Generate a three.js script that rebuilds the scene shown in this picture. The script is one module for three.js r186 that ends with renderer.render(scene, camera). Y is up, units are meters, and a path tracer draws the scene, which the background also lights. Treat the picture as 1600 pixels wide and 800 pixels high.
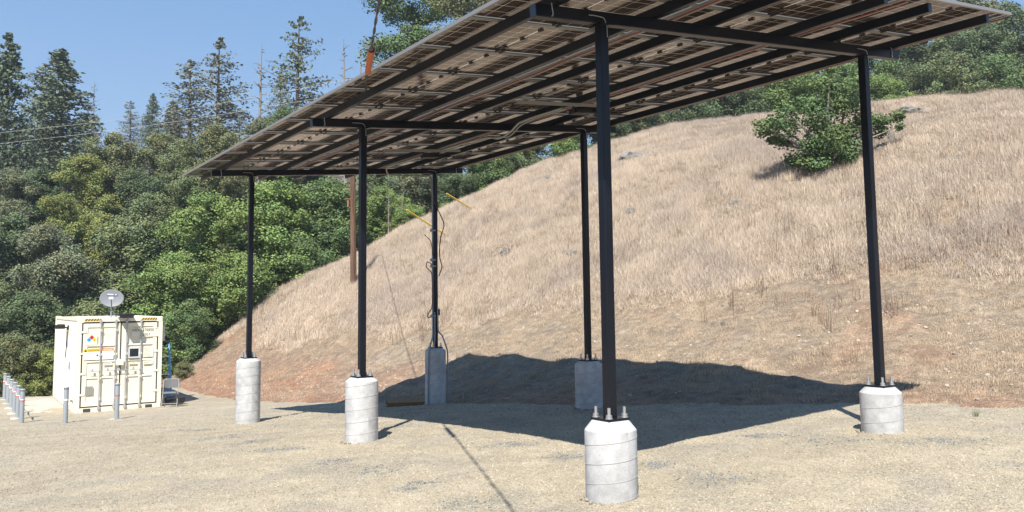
import * as THREE from 'three';
import { mergeGeometries } from 'three/addons/utils/BufferGeometryUtils.js';
import { RoundedBoxGeometry } from 'three/addons/geometries/RoundedBoxGeometry.js';

// ------------------------------------------------------------------ camera, sky, sun, exposure
const scene = new THREE.Scene();
const FOCAL = 1297.13, CX = 800, CY = 350, EYE = new THREE.Vector3(0, 1.73, 0);
const camera = new THREE.PerspectiveCamera(2 * Math.atan(400 / FOCAL) * 180 / Math.PI, 2, 0.1, 3000);
camera.position.copy(EYE);
camera.rotation.set(0.092337, 0, -0.012116, 'XYZ');
camera.setViewOffset(1600, 800, 0, 50, 1600, 800);
camera.updateMatrixWorld(true); camera.updateProjectionMatrix();

const renderer = new THREE.WebGLRenderer({ antialias: true });
renderer.toneMapping = THREE.LinearToneMapping;
renderer.toneMappingExposure = 1.62;
renderer.shadowMap.enabled = true;

function makeSky() {
  const w = 64, h = 256, d = new Float32Array(w * h * 4);
  const stops = [[-90, .16, .13, .10], [-6, .22, .21, .20], [0, .34, .43, .55], [6, .285, .395, .545], [12, .218, .338, .52], [18, .168, .288, .485], [26, .13, .243, .445], [45, .09, .20, .41], [90, .06, .145, .325]];
  for (let j = 0; j < h; j++) {
    const el = ((j + .5) / h - .5) * 180; let k = 0;
    while (k < stops.length - 2 && el > stops[k + 1][0]) k++;
    const a = stops[k], b = stops[k + 1], t = Math.min(1, Math.max(0, (el - a[0]) / (b[0] - a[0])));
    for (let i = 0; i < w; i++) { const o = (j * w + i) * 4; for (let c = 0; c < 3; c++) d[o + c] = a[c + 1] + (b[c + 1] - a[c + 1]) * t; d[o + 3] = 1; }
  }
  const t = new THREE.DataTexture(d, w, h, THREE.RGBAFormat, THREE.FloatType);
  t.mapping = THREE.EquirectangularReflectionMapping; t.magFilter = t.minFilter = THREE.LinearFilter; t.needsUpdate = true; return t;
}
scene.background = makeSky(); scene.environment = scene.background;
const SUND = new THREE.Vector3(Math.sin(.1484) * Math.cos(.8727), -Math.sin(.8727), -Math.cos(.1484) * Math.cos(.8727));
const sun = new THREE.DirectionalLight(new THREE.Color().setRGB(1, .945, .86), 5);
sun.position.copy(SUND).multiplyScalar(-90).add(new THREE.Vector3(0, 0, -20));
sun.target.position.set(0, 0, -20); scene.add(sun, sun.target);
sun.castShadow = true; sun.shadow.mapSize.set(4096, 4096);
Object.assign(sun.shadow.camera, { left: -60, right: 60, top: 60, bottom: -60, near: 1, far: 260 });

// ------------------------------------------------------------------ helpers
let SEED = 12345;
function mulberry(a) { return () => { a |= 0; a = a + 0x6D2B79F5 | 0; let t = Math.imul(a ^ a >>> 15, 1 | a); t = t + Math.imul(t ^ t >>> 7, 61 | t) ^ t; return ((t ^ t >>> 14) >>> 0) / 4294967296; }; }
const rnd = mulberry(SEED);
const V3 = (x, y, z) => new THREE.Vector3(x, y, z);
const clamp = (x, a, b) => Math.min(b, Math.max(a, x));
const lerp = (a, b, t) => a + (b - a) * t;
const sstep = (a, b, x) => { const t = clamp((x - a) / (b - a), 0, 1); return t * t * (3 - 2 * t); };
function interp(xs, ys, x) { if (x <= xs[0]) return ys[0]; for (let i = 1; i < xs.length; i++) if (x <= xs[i]) return lerp(ys[i - 1], ys[i], (x - xs[i - 1]) / (xs[i] - xs[i - 1])); return ys[ys.length - 1]; }
function hash2(i, j, s = 0) { let h = Math.imul(i | 0, 374761393) + Math.imul(j | 0, 668265263) + Math.imul(s | 0, 2147483629) | 0; h = Math.imul(h ^ h >>> 13, 1274126177); return ((h ^ h >>> 16) >>> 0) / 4294967296; }
function vnoise(x, y, s = 0, per = 0) {
  const i = Math.floor(x), j = Math.floor(y), fx = x - i, fy = y - j, u = fx * fx * (3 - 2 * fx), v = fy * fy * (3 - 2 * fy);
  const m = per ? (a => ((a % per) + per) % per) : (a => a);
  const a = hash2(m(i), m(j), s), b = hash2(m(i + 1), m(j), s), c = hash2(m(i), m(j + 1), s), d = hash2(m(i + 1), m(j + 1), s);
  return lerp(lerp(a, b, u), lerp(c, d, u), v);
}
function fbm(x, y, s = 0, oct = 4, per = 0) { let r = 0, a = .5, n = 0; for (let o = 0; o < oct; o++) { r += a * vnoise(x, y, s + o * 17, per); n += a; a *= .5; x *= 2; y *= 2; per *= 2; } return r / n; }

const names = new Map();
function numbered(n) { const k = names.get(n) || 0; names.set(n, k + 1); return k ? n + '_' + String(k).padStart(3, '0') : n; }
function tag(o, label, category, group, kind) { if (label) o.userData.label = label; if (category) o.userData.category = category; if (group) o.userData.group = group; if (kind) o.userData.kind = kind; return o; }
function thing(name, label, category, group, pos, ry = 0) { const g = new THREE.Group(); g.name = numbered(name); tag(g, label, category, group); if (pos) g.position.copy(pos); g.rotation.y = ry; scene.add(g); return g; }
function mesh(name, geo, mat, parent) { const m = new THREE.Mesh(geo, mat); m.name = parent === scene ? numbered(name) : name; parent.add(m); return m; }
const bake = (g, x = 0, y = 0, z = 0, rx = 0, ry = 0, rz = 0) => { g.applyMatrix4(new THREE.Matrix4().compose(V3(x, y, z), new THREE.Quaternion().setFromEuler(new THREE.Euler(rx, ry, rz)), V3(1, 1, 1))); return g; };
const box = (w, h, d, x = 0, y = 0, z = 0, rx = 0, ry = 0, rz = 0) => bake(new THREE.BoxGeometry(w, h, d), x, y, z, rx, ry, rz);
const rbox = (w, h, d, r, x = 0, y = 0, z = 0) => bake(new RoundedBoxGeometry(w, h, d, 2, r), x, y, z);
const cyl = (r0, r1, h, n, x = 0, y = 0, z = 0, rx = 0, ry = 0, rz = 0) => bake(new THREE.CylinderGeometry(r1, r0, h, n), x, y, z, rx, ry, rz);
const merge = a => mergeGeometries(a.map(g => g.index ? g.toNonIndexed() : g).map(g => { for (const k of Object.keys(g.attributes)) if (!['position', 'normal', 'uv'].includes(k)) g.deleteAttribute(k); return g; }));
function tube(pts, r, n = 8, seg, closed = false) { const c = new THREE.CatmullRomCurve3(pts.map(p => p.isVector3 ? p : V3(...p)), closed, 'catmullrom', .25); return new THREE.TubeGeometry(c, seg || pts.length * 5, r, n, closed); }
function rod(a, b, r, n = 8) { const d = b.clone().sub(a), L = d.length(); const g = new THREE.CylinderGeometry(r, r, L, n); g.applyQuaternion(new THREE.Quaternion().setFromUnitVectors(V3(0, 1, 0), d.normalize())); const m = a.clone().add(b).multiplyScalar(.5); g.translate(m.x, m.y, m.z); return g; }
function taperRod(a, b, ra, rb, n = 6) { const d = b.clone().sub(a), L = d.length(); const g = new THREE.CylinderGeometry(rb, ra, L, n, 1, true); g.applyQuaternion(new THREE.Quaternion().setFromUnitVectors(V3(0, 1, 0), d.normalize())); const m = a.clone().add(b).multiplyScalar(.5); g.translate(m.x, m.y, m.z); return g; }
const rgb = (r, g, b) => new THREE.Color().setRGB(r, g, b);
const std = (c, rough = .8, metal = 0, extra = {}) => new THREE.MeshStandardMaterial({ color: Array.isArray(c) ? rgb(...c) : c, roughness: rough, metalness: metal, ...extra });

// texture from a function f(u,v) -> [r,g,b] 0..1 (sRGB when colour)
function tex(w, h, f, colour = true, rep = [1, 1]) {
  const d = new Uint8Array(w * h * 4);
  for (let j = 0; j < h; j++) for (let i = 0; i < w; i++) { const c = f((i + .5) / w, (j + .5) / h, i, j), o = (j * w + i) * 4; d[o] = clamp(c[0] * 255, 0, 255); d[o + 1] = clamp(c[1] * 255, 0, 255); d[o + 2] = clamp(c[2] * 255, 0, 255); d[o + 3] = 255; }
  const t = new THREE.DataTexture(d, w, h, THREE.RGBAFormat); t.wrapS = t.wrapT = THREE.RepeatWrapping; t.magFilter = THREE.LinearFilter; t.minFilter = THREE.LinearMipmapLinearFilter; t.generateMipmaps = true; t.repeat.set(...rep);
  if (colour) t.colorSpace = THREE.SRGBColorSpace; t.needsUpdate = true; return t;
}
function canvasTex(w, h, draw) { const c = document.createElement('canvas'); c.width = w; c.height = h; const g = c.getContext('2d'); draw(g, w, h); const t = new THREE.CanvasTexture(c); t.colorSpace = THREE.SRGBColorSpace; return t; }

// pixel of the photograph -> ray / point, used only to find where real things stand
function ray(px, py) { return V3((px - CX) / FOCAL, -(py - CY) / FOCAL, -1).applyQuaternion(camera.quaternion).normalize(); }
const FWD = V3(0, 0, -1).applyQuaternion(camera.quaternion);
function at(px, py, depth) { const d = ray(px, py); return EYE.clone().addScaledVector(d, depth / d.dot(FWD)); }

// ------------------------------------------------------------------ terrain
const ORG = V3(.8468, 0, -7.4625), YAW = .5970, CU = Math.cos(YAW), SU = Math.sin(YAW);     // array axes: U across, V along
const toU = (x, z) => (x - ORG.x) * CU - (z - ORG.z) * SU, toV = (x, z) => -(x - ORG.x) * SU - (z - ORG.z) * CU;
const fromUV = (U, V) => [ORG.x + CU * U - SU * V, ORG.z - SU * U - CU * V];
function padH(x, z) {
  const zz = clamp(z, -19, -3), xx = clamp(x, -60, 14);
  let g = -.358 + .05407 * xx - .07114 * zz - .004023 * zz * zz + (Math.min(z, -19) + 19) * .06;
  const e = (g + 1.545) / .09; g = e > 20 ? g : -1.545 + .09 * Math.log(1 + Math.exp(e));
  return g;
}
const toeU = V => interp([-12, -6, -.3, 1, 2.8, 6.3, 12.6, 20, 25, 30, 40], [12, 9.4, 6.84, 6.3, 5.6, 4.6, 4.15, 3.5, 3.2, 2.75, 2.4], V);
const toeY = V => { const [x, z] = fromUV(toeU(V), V); return padH(x, z); };
const PW = [-3, 0, 2, 3.5, 5, 8, 12, 22, 32, 42, 57, 80, 140], PY = [-.6, 0, .5, 1.1, 1.95, 3.6, 5.7, 10.7, 13.7, 14.9, 15.9, 16.2, 14];
function hillH(w, V) {
  // rise of the landform: the hill is gentler towards the open end and steeper towards the ravine (metres, shape only)
  const rise = interp([0, 6, 12, 20, 31], [.70, .70, .75, .88, 1], V) + .095 * sstep(4, 20, w) * (1 - sstep(6, 31, V)) + .30 * sstep(20, 32, V) * (1 - sstep(4, 12, w)), e = Math.exp(-Math.max(0, w) / 10);
  // smooth profile
  const p = (interp(PW, PY, w - .8) + interp(PW, PY, w - .3) + interp(PW, PY, w + .3) + interp(PW, PY, w + .8)) / 4;
  return toeY(V) * e - .6 * (1 - e) + rise * p;
}
function backDrop(y, U, V, v0, v1) { const t = sstep(v0, v1, V); const f = -3.2 + .30 * Math.max(0, V - 46) + 3 * sstep(10, 40, U); return lerp(y, f, t); }
function H(x, z) {
  const U = toU(x, z), V = toV(x, z), w = U - toeU(V);
  let y = w > -1 ? Math.max(hillH(w, V), w < 1 ? padH(x, z) : -99) : padH(x, z);
  const v0 = lerp(30.5, 35, sstep(0, 6, w)) + 10 * sstep(25, 45, w), v1 = v0 + 12;
  return backDrop(y, U, V, v0, v1);
}
function onGround(px, py) { const d = ray(px, py); let a = 3, s = .1; while (a < 300) { const p = EYE.clone().addScaledVector(d, a + s); if (p.y < H(p.x, p.z)) { s /= 2; if (s < .002) return p; } else a += s; } return EYE.clone().addScaledVector(d, 300); }

// shared detail textures (tone only; 1 = unchanged)
const speckle = tex(1024, 1024, (u, v) => {
  const a = vnoise(u * 512, v * 512, 3, 512), b = vnoise(u * 256, v * 256, 5, 256), c = vnoise(u * 96, v * 96, 9, 96), e = fbm(u * 8, v * 8, 4, 4, 8);
  let t = .86 + .20 * (a - .5) + .26 * (b - .5) + .14 * (c - .5) + .16 * (e - .5); if (b > .83) t += .10; if (a < .12) t -= .12;
  const h = (c - .5) * .04; return [t + h + .02, t, t - h - .02];
});
const speckleBump = tex(1024, 1024, (u, v) => { const a = vnoise(u * 420, v * 420, 23, 420), b = vnoise(u * 190, v * 190, 25, 190), c = fbm(u * 24, v * 24, 27, 3, 24); const t = .35 * a + .45 * b * b + .3 * c; return [t, t, t]; }, false);
const soilTex = tex(1024, 1024, (u, v) => {
  const a = vnoise(u * 300, v * 300, 33, 300), b = vnoise(u * 110, v * 110, 35, 110), c = fbm(u * 14, v * 14, 39, 4, 14);
  let t = .84 + .22 * (a - .5) + .22 * (b - .5) + .34 * (c - .5); if (a > .88) t += .12; return [t + .01, t, t - .015];
});

function gridMesh(name, us, vs, place, colour, mat, uvScale = 1) {
  const nu = us.length, nv = vs.length, P = new Float32Array(nu * nv * 3), C = new Float32Array(nu * nv * 3), T = new Float32Array(nu * nv * 2), idx = [];
  for (let j = 0; j < nv; j++) for (let i = 0; i < nu; i++) { const k = j * nu + i, p = place(us[i], vs[j]); P.set(p, k * 3); C.set(colour(p[0], p[2], us[i], vs[j]), k * 3); T[k * 2] = p[0] * uvScale; T[k * 2 + 1] = p[2] * uvScale; }
  for (let j = 0; j < nv - 1; j++) for (let i = 0; i < nu - 1; i++) { const a = j * nu + i, b = a + 1, c = a + nu, d = c + 1; idx.push(a, b, c, b, d, c); }
  const g = new THREE.BufferGeometry(); g.setAttribute('position', new THREE.BufferAttribute(P, 3)); g.setAttribute('color', new THREE.BufferAttribute(C, 3)); g.setAttribute('uv', new THREE.BufferAttribute(T, 2)); g.setIndex(idx); g.computeVertexNormals();
  const m = mesh(name, g, mat, scene); m.userData.kind = 'structure'; return m;
}
const range = (a, b, n, pow = 1) => Array.from({ length: n + 1 }, (_, i) => a + (b - a) * Math.pow(i / n, pow));

// dark blue-grey gravel patches seen on the pad (photo px, size in m)
const patches = [[580, 738, .42, .15], [522, 722, .3, .1], [652, 760, .32, .12], [738, 786, .4, .12], [352, 683, .5, .16], [395, 690, .4, .12], [1126, 747, .42, .13], [1300, 690, .6, .12], [440, 702, .5, .12], [800, 695, .5, .1], [905, 712, .4, .1], [1190, 682, .5, .1], [1015, 726, .3, .08], [300, 672, .7, .14], [1470, 690, .5, .1]]
  .map(([px, py, a, b]) => { const p = onGround(px, py); return [p.x, p.z, a, b]; });
function padColour(x, z) {
  const n = fbm(x * .35, z * .35, 71, 4), m = fbm(x * 1.7, z * 1.7, 73, 3), tr = fbm(x * .5, z * 2.2, 79, 3);
  let c = [.505, .452, .345]; const s = .90 + .28 * n + .20 * (m - .5) + .16 * (tr - .5); c = c.map(v => v * s);
  const g = clamp((m - .5) * 1.2 + (n - .5) * .6, 0, .4); c = [lerp(c[0], .27, g), lerp(c[1], .27, g), lerp(c[2], .26, g)];
  let k = 0; for (const [px, pz, a, b] of patches) { const dx = (x - px) / a, dz = (z - pz) / (b * 2.6), q = dx * dx + dz * dz; if (q < 3) k = Math.max(k, Math.exp(-q * 1.6) * (.25 + 1.1 * fbm(x * 9, z * 9, 77, 3))); }
  k = clamp(k * .26, 0, .26); return [lerp(c[0], .15, k), lerp(c[1], .165, k), lerp(c[2], .17, k)];
}
const padMat = std([1, 1, 1], .97, 0, { vertexColors: true, map: speckle, bumpMap: speckleBump, bumpScale: .012 });
speckle.repeat.set(1, 1);
{
  // gravel pad, one sheet in array axes, runs under the hill's toe
  const us = [...range(-26, -9, 60), ...range(-8.9, 9, 240), ...range(9.1, 15, 20)], vs = [...range(-16, -6, 30), ...range(-5.9, 20, 300), ...range(20.2, 32, 60)];
  gridMesh('gravel_pad', us, vs, (U, V) => {
    const [x, z] = fromUV(U, V), w = U - toeU(V); const b = (fbm(x * 1.3, z * 1.3, 11, 4) - .5) * .05 + (fbm(x * 6, z * 6, 13, 2) - .5) * .018;
    const edge = sstep(29.6, 32, V + (fbm(U * .6, V * .6, 15, 3) - .5) * 2); return [x, padH(x, z) + b * (1 - edge) - edge * 1.2 - sstep(1.2, 2.5, w) * 1.5, z];
  }, padColour, padMat, .55);
}
const grassLine = (V, x, z) => interp([-8, 0, 6, 12, 18, 26, 34], [9.4, 9.0, 8.0, 6.4, 5.6, 4.6, 3.6], V) + (fbm(x * .3, z * .3, 51, 3) - .5) * 3;
function hillColour(x, z, w, V) {
  const n = fbm(x * .22, z * .22, 41, 4), m = fbm(x * 1.1, z * 1.1, 43, 4), f = fbm(x * 4, z * 4, 47, 3);
  const straw = [.40, .315, .225], thatch = [.38, .30, .215], red = [.42, .24, .15], grey = [.39, .325, .25];
  const gl = grassLine(V, x, z), t = sstep(-1, 1, w - gl + (m - .5) * 2);
  let c = [0, 1, 2].map(i => lerp(lerp(straw[i], grey[i], clamp(n * 2 - .6, 0, 1)), thatch[i], t));
  // red earth: strongest along the cut toe and to the far left
  const rr = clamp((1 - sstep(.2, 2.6, w)) * (.55 + .5 * sstep(10, 22, V)) + (1 - t) * sstep(.58, .74, fbm(x * .55, z * .55, 53, 4)) * .55 + sstep(16, 24, V) * (1 - sstep(1.5, 4.5, w)) * .7, 0, 1) * (.45 + .8 * f);
  c = c.map((v, i) => lerp(v, red[i], clamp(rr, 0, .95)));
  const s = .78 + .44 * m + .2 * (f - .5); return c.map(v => v * s);
}
const hillMat = std([1, 1, 1], 1, 0, { vertexColors: true, map: soilTex, bumpMap: soilTex, bumpScale: .03 });
{
  const ws = [...range(-1.6, 9, 150), ...range(9.15, 24, 75), ...range(24.5, 75, 70), ...range(77, 150, 12)], vs = [...range(-26, -8, 40), ...range(-7.85, 34, 330), ...range(34.3, 60, 50)];
  gridMesh('hillside', ws, vs, (w, V) => {
    const U = w + toeU(V), [x, z] = fromUV(U, V); const rough = sstep(-.5, 1.2, w);
    const b = ((fbm(x * .8, z * .8, 17, 4) - .5) * .30 + (fbm(x * 4, z * 4, 19, 3) - .5) * .11) * rough + (fbm(x * .18, z * .18, 21, 3) - .5) * 1.1 * sstep(4, 14, w) + (fbm(x * 1.8, z * 1.8, 20, 3) - .5) * .12;
    let y = hillH(w, V) + b; const v0 = lerp(30.5, 35, sstep(0, 6, w)) + 10 * sstep(25, 45, w); y = backDrop(y, U, V, v0, v0 + 12); return [x, y, z];
  }, (x, z, w, V) => hillColour(x, z, w, V), hillMat, .45);
}
{
  // forest floor and the land beyond, lowered a little where pad and hill lie over it
  const s = []; for (let i = -70; i <= 70; i++) s.push(Math.sign(i) * (Math.abs(i) * 1.6 + Math.pow(Math.abs(i) / 70, 4) * 700));
  gridMesh('ground', s, s, (x, z0) => {
    const z = z0 - 40, V = toV(x, z), U = toU(x, z); let y = H(x, z); y = Math.min(y, 26) - ((V < 52 && U > -30) ? 1.3 * (1 - sstep(34, 50, V)) : .02); return [x, y + (fbm(x * .2, z * .2, 91, 3) - .5) * .8 - .4, z];
  }, (x, z) => { const n = fbm(x * .3, z * .3, 93, 4), r = sstep(.55, .7, fbm(x * .12, z * .12, 95, 3)); return [lerp(.10, .27, r) * (.6 + .8 * n), lerp(.085, .15, r) * (.6 + .8 * n), lerp(.05, .10, r) * (.6 + .8 * n)]; }, hillMat, .3);
}

// ------------------------------------------------------------------ loose cover: grass, stubble, stones
function tuftGeo(n, h, spread, w, seed) {
  const r = mulberry(seed), P = [], N = [], I = [];
  for (let k = 0; k < n; k++) {
    const a = r() * 6.283, d = Math.sqrt(r()) * spread, x = Math.cos(a) * d, z = Math.sin(a) * d, hh = h * (.5 + .6 * r()), la = r() * 6.283, lean = hh * (.12 + .42 * r() * r()), b = r() * 3.14, cx = Math.cos(b) * w * .5, cz = Math.sin(b) * w * .5;
    const o = P.length / 3, lx = Math.cos(la) * lean, lz = Math.sin(la) * lean;
    P.push(x - cx, -.03, z - cz, x + cx, -.03, z + cz, x - cx * .8 + lx * .35, hh * .6, z - cz * .8 + lz * .35, x + cx * .8 + lx * .35, hh * .6, z + cz * .8 + lz * .35, x + lx, hh, z + lz);
    I.push(o, o + 1, o + 2, o + 1, o + 3, o + 2, o + 2, o + 3, o + 4);
  }
  const g = new THREE.BufferGeometry(); g.setAttribute('position', new THREE.Float32BufferAttribute(P, 3)); g.setIndex(I); const q = g.toNonIndexed(); q.computeVertexNormals(); return q;
}
function hillPoint(w, V) { const U = w + toeU(V), [x, z] = fromUV(U, V); const rough = sstep(-.5, 1.2, w); const b = ((fbm(x * .8, z * .8, 17, 4) - .5) * .30 + (fbm(x * 4, z * 4, 19, 3) - .5) * .11) * rough + (fbm(x * .18, z * .18, 21, 3) - .5) * 1.1 * sstep(4, 14, w) + (fbm(x * 1.8, z * 1.8, 20, 3) - .5) * .12; let y = hillH(w, V) + b; const v0 = lerp(30.5, 35, sstep(0, 6, w)) + 10 * sstep(25, 45, w); return V3(x, backDrop(y, U, V, v0, v0 + 12), z); }
function groundY(x, z) { const U = toU(x, z), V = toV(x, z), w = U - toeU(V); if (w > .3) return hillPoint(w, V).y; return padH(x, z) + (fbm(x * 1.3, z * 1.3, 11, 4) - .5) * .05 + (fbm(x * 6, z * 6, 13, 2) - .5) * .018; }
function scatter(name, geo, mat, label, category, list) {
  const m = new THREE.InstancedMesh(geo, mat, list.length); m.name = name; tag(m, label, category, null, 'stuff');
  const M = new THREE.Matrix4(), q = new THREE.Quaternion(), e = new THREE.Euler();
  list.forEach((it, i) => { e.set(it.rx || 0, it.ry, it.rz || 0); q.setFromEuler(e); M.compose(it.p, q, it.s); m.setMatrixAt(i, M); m.setColorAt(i, it.c); });
  m.instanceMatrix.needsUpdate = true; scene.add(m); return m;
}
{
  const r = mulberry(77), L = [], L2 = [], S = [];
  const grassMat = std([1, 1, 1], .9, 0, { side: THREE.DoubleSide });
  // long dry grass
  for (let k = 0; k < 190000; k++) {
    const w = 2.5 + Math.pow(r(), 1.25) * 62, V = -20 + r() * 60, [x, z] = fromUV(w + toeU(V), V); if (z > -9) continue;
    if (x / -z > .72 || x / -z < -.62) continue;
    const gl = grassLine(V, x, z); const d = w - gl; if (d < -.6 || r() > sstep(-.8, 1.1, d)) continue;
    const n = fbm(x * .25, z * .25, 61, 3), n2 = fbm(x * 1.2, z * 1.2, 63, 3); if (n2 < .30 && r() < .7) continue;
    const p = hillPoint(w, V), h = (.40 + .42 * n + .5 * (n2 - .5)) * (.8 + .4 * r()) * lerp(.6, 1, sstep(-.5, 2.5, d));
    const t = (.80 + .34 * n2 + .22 * (r() - .5)) * (.86 + .3 * fbm(x * .09, z * .09, 65, 3)), g = sstep(.5, .68, n);
    L.push({ p, ry: r() * 6.28, s: V3(1, h, 1), c: rgb(lerp(.575, .49, g) * t, lerp(.475, .405, g) * t, lerp(.37, .33, g) * t) });
  }
  scatter('dry_grass', tuftGeo(30, .5, .25, .0075, 5), grassMat, 'long straw coloured dry grass covering the upper hillside', 'grass', L);
  // dead brown weed stalks standing among the grass
  const WD = [];
  for (let k = 0; k < 9000; k++) {
    const w = 3 + r() * 50, V = -16 + r() * 52, [x, z] = fromUV(w + toeU(V), V); if (z > -9 || x / -z > .72 || x / -z < -.62) continue; const d = w - grassLine(V, x, z);
    if (fbm(x * .35, z * .35, 67, 3) < (d < 0 ? .68 : .54)) continue; const t = .5 + .7 * r(); WD.push({ p: hillPoint(w, V), ry: r() * 6.28, s: V3(1, .6 + .7 * r(), 1), c: rgb(.27 * t, .185 * t, .13 * t) });
  }
  scatter('dead_weeds', tuftGeo(9, .5, .16, .011, 8), grassMat, 'scattered dark brown dead weed stalks among the straw grass', 'weeds', WD);
  // mown stubble on the cut slope
  for (let k = 0; k < 90000; k++) {
    const w = .15 + r() * 11, V = -10 + r() * 44, [x, z] = fromUV(w + toeU(V), V); if (z > -8 || x / -z > .72) continue; const d = w - grassLine(V, x, z); if (d > .8) continue;
    const n = fbm(x * .55, z * .55, 53, 4), n3 = fbm(x * 2.2, z * 2.2, 57, 3); if (r() < sstep(.5, .68, n) * .85 || r() < (1 - sstep(.3, 1.6, w)) * .75 || n3 < .53 && r() < .88) continue;
    const p = hillPoint(w, V), t = .65 + .6 * n3 + .3 * (r() - .5);
    L2.push({ p, ry: r() * 6.28, s: V3(1, .35 + .6 * r() * n3 * 1.6, 1), c: rgb(.455 * t, .36 * t, .26 * t) });
  }
  scatter('grass_stubble', tuftGeo(14, .075, .18, .007, 6), grassMat, 'short mown straw stubble on the cut slope above the gravel', 'grass', L2);
  // stones on the slope
  for (let k = 0; k < 9000; k++) {
    const w = .2 + Math.pow(r(), 1.1) * 11, V = -10 + r() * 42, [x, z] = fromUV(w + toeU(V), V); if (z > -8 || x / -z > .72) continue; if (fbm(x * .5, z * .5, 58, 3) < .45 && r() < .6) continue;
    const s = .009 + .03 * Math.pow(r(), 4), p = hillPoint(w, V); p.y += s * .25; const t = .8 + .5 * r();
    S.push({ p, rx: r() * 6, ry: r() * 6, s: V3(s * 1.3, s * .8, s), c: rgb(.36 * t, .31 * t, .25 * t) });
  }
  const ico = new THREE.IcosahedronGeometry(1, 0);
  scatter('slope_stones', ico, std([1, 1, 1], .95), 'small pale stones lying among the stubble of the slope', 'stones', S);
  // pad gravel: loose chips
  const G = [];
  for (let k = 0; k < 150000; k++) {
    const z = -(6 + Math.pow(r(), 1.5) * 16), x = (r() * 1.34 - .65) * -z * 1.02, U = toU(x, z), V = toV(x, z); if (U - toeU(V) > .35) continue;
    const s = (.003 + .008 * Math.pow(r(), 4)) * (1 + (-z - 6) * .02), y = groundY(x, z) + s * .2, c = padColour(x, z), t = (.55 + .5 * r()) * .82, wm = (r() - .5) * .05;
    G.push({ p: V3(x, y, z), rx: r() * 6, ry: r() * 6, s: V3(s * 1.3, s * .75, s), c: rgb(c[0] * t + wm * .2, c[1] * t, c[2] * t - wm * .2) });
  }
  for (const [px, pz, a, b] of patches) for (let i = 0; i < 330; i++) {
    const q = Math.sqrt(-Math.log(1 - r() * .97)) * .62, an = r() * 6.283, x = px + Math.cos(an) * q * a, z = pz + Math.sin(an) * q * b * 2.6; if (fbm(x * 9, z * 9, 77, 3) < .42) continue;
    const s = .004 + .008 * r() * r(), t = .6 + .9 * r(); G.push({ p: V3(x, groundY(x, z) + s * .25, z), rx: r() * 6, ry: r() * 6, s: V3(s * 1.3, s * .75, s), c: rgb(.17 * t, .18 * t, .18 * t) });
  }
  scatter('gravel_chips', ico, std([1, 1, 1], .95), 'loose fine gravel chips spread over the beige pad', 'gravel', G);
}

// ------------------------------------------------------------------ solar canopy
const blackSteel = new THREE.MeshPhysicalMaterial({ color: rgb(.0035, .0055, .011), roughness: .42, metalness: 0, specularIntensity: .55, clearcoat: .2, clearcoatRoughness: .14 });
const galv = std([.52, .53, .54], .42, .8), alu = std([.33, .325, .32], .5, .5), blackPlastic = std([.012, .012, .013], .5), rubber = std([.02, .018, .017], .7);
const concTex = tex(512, 512, (u, v) => { const a = fbm(u * 12, v * 12, 101, 5, 12), b = vnoise(u * 180, v * 180, 103, 180), c = fbm(u * 3, v * 3, 105, 3, 3); let t = .86 + .22 * (a - .5) + .08 * (b - .5) + .14 * (c - .5); if (b > .955) t -= .26; return [t, t, t * .99]; });
const concBump = tex(256, 256, (u, v) => { const b = vnoise(u * 90, v * 90, 113, 90), a = fbm(u * 10, v * 10, 111, 4, 10); const t = .6 + .3 * a - (b > .95 ? .5 : 0); return [t, t, t]; }, false);
const concrete = std([.665, .67, .69], .9, 0, { map: concTex, bumpMap: concBump, bumpScale: .006 });
const TB = .08804, RZ = Math.atan(TB), H0 = 4.250, COLA = 5.323, COLB = 4.1174;
const canopy = thing('solar_canopy', 'tall black steel canopy roofed with solar panels on six square posts', 'solar canopy', null, ORG, YAW);
const roofY = (U, h) => H0 + TB * U + h;                               // h measured up from the post tops
const plateY = [.686, .699, .694, .718, .697, .722], padY = [.001, .170, -.198, -.076, -.549, -.520];
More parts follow.
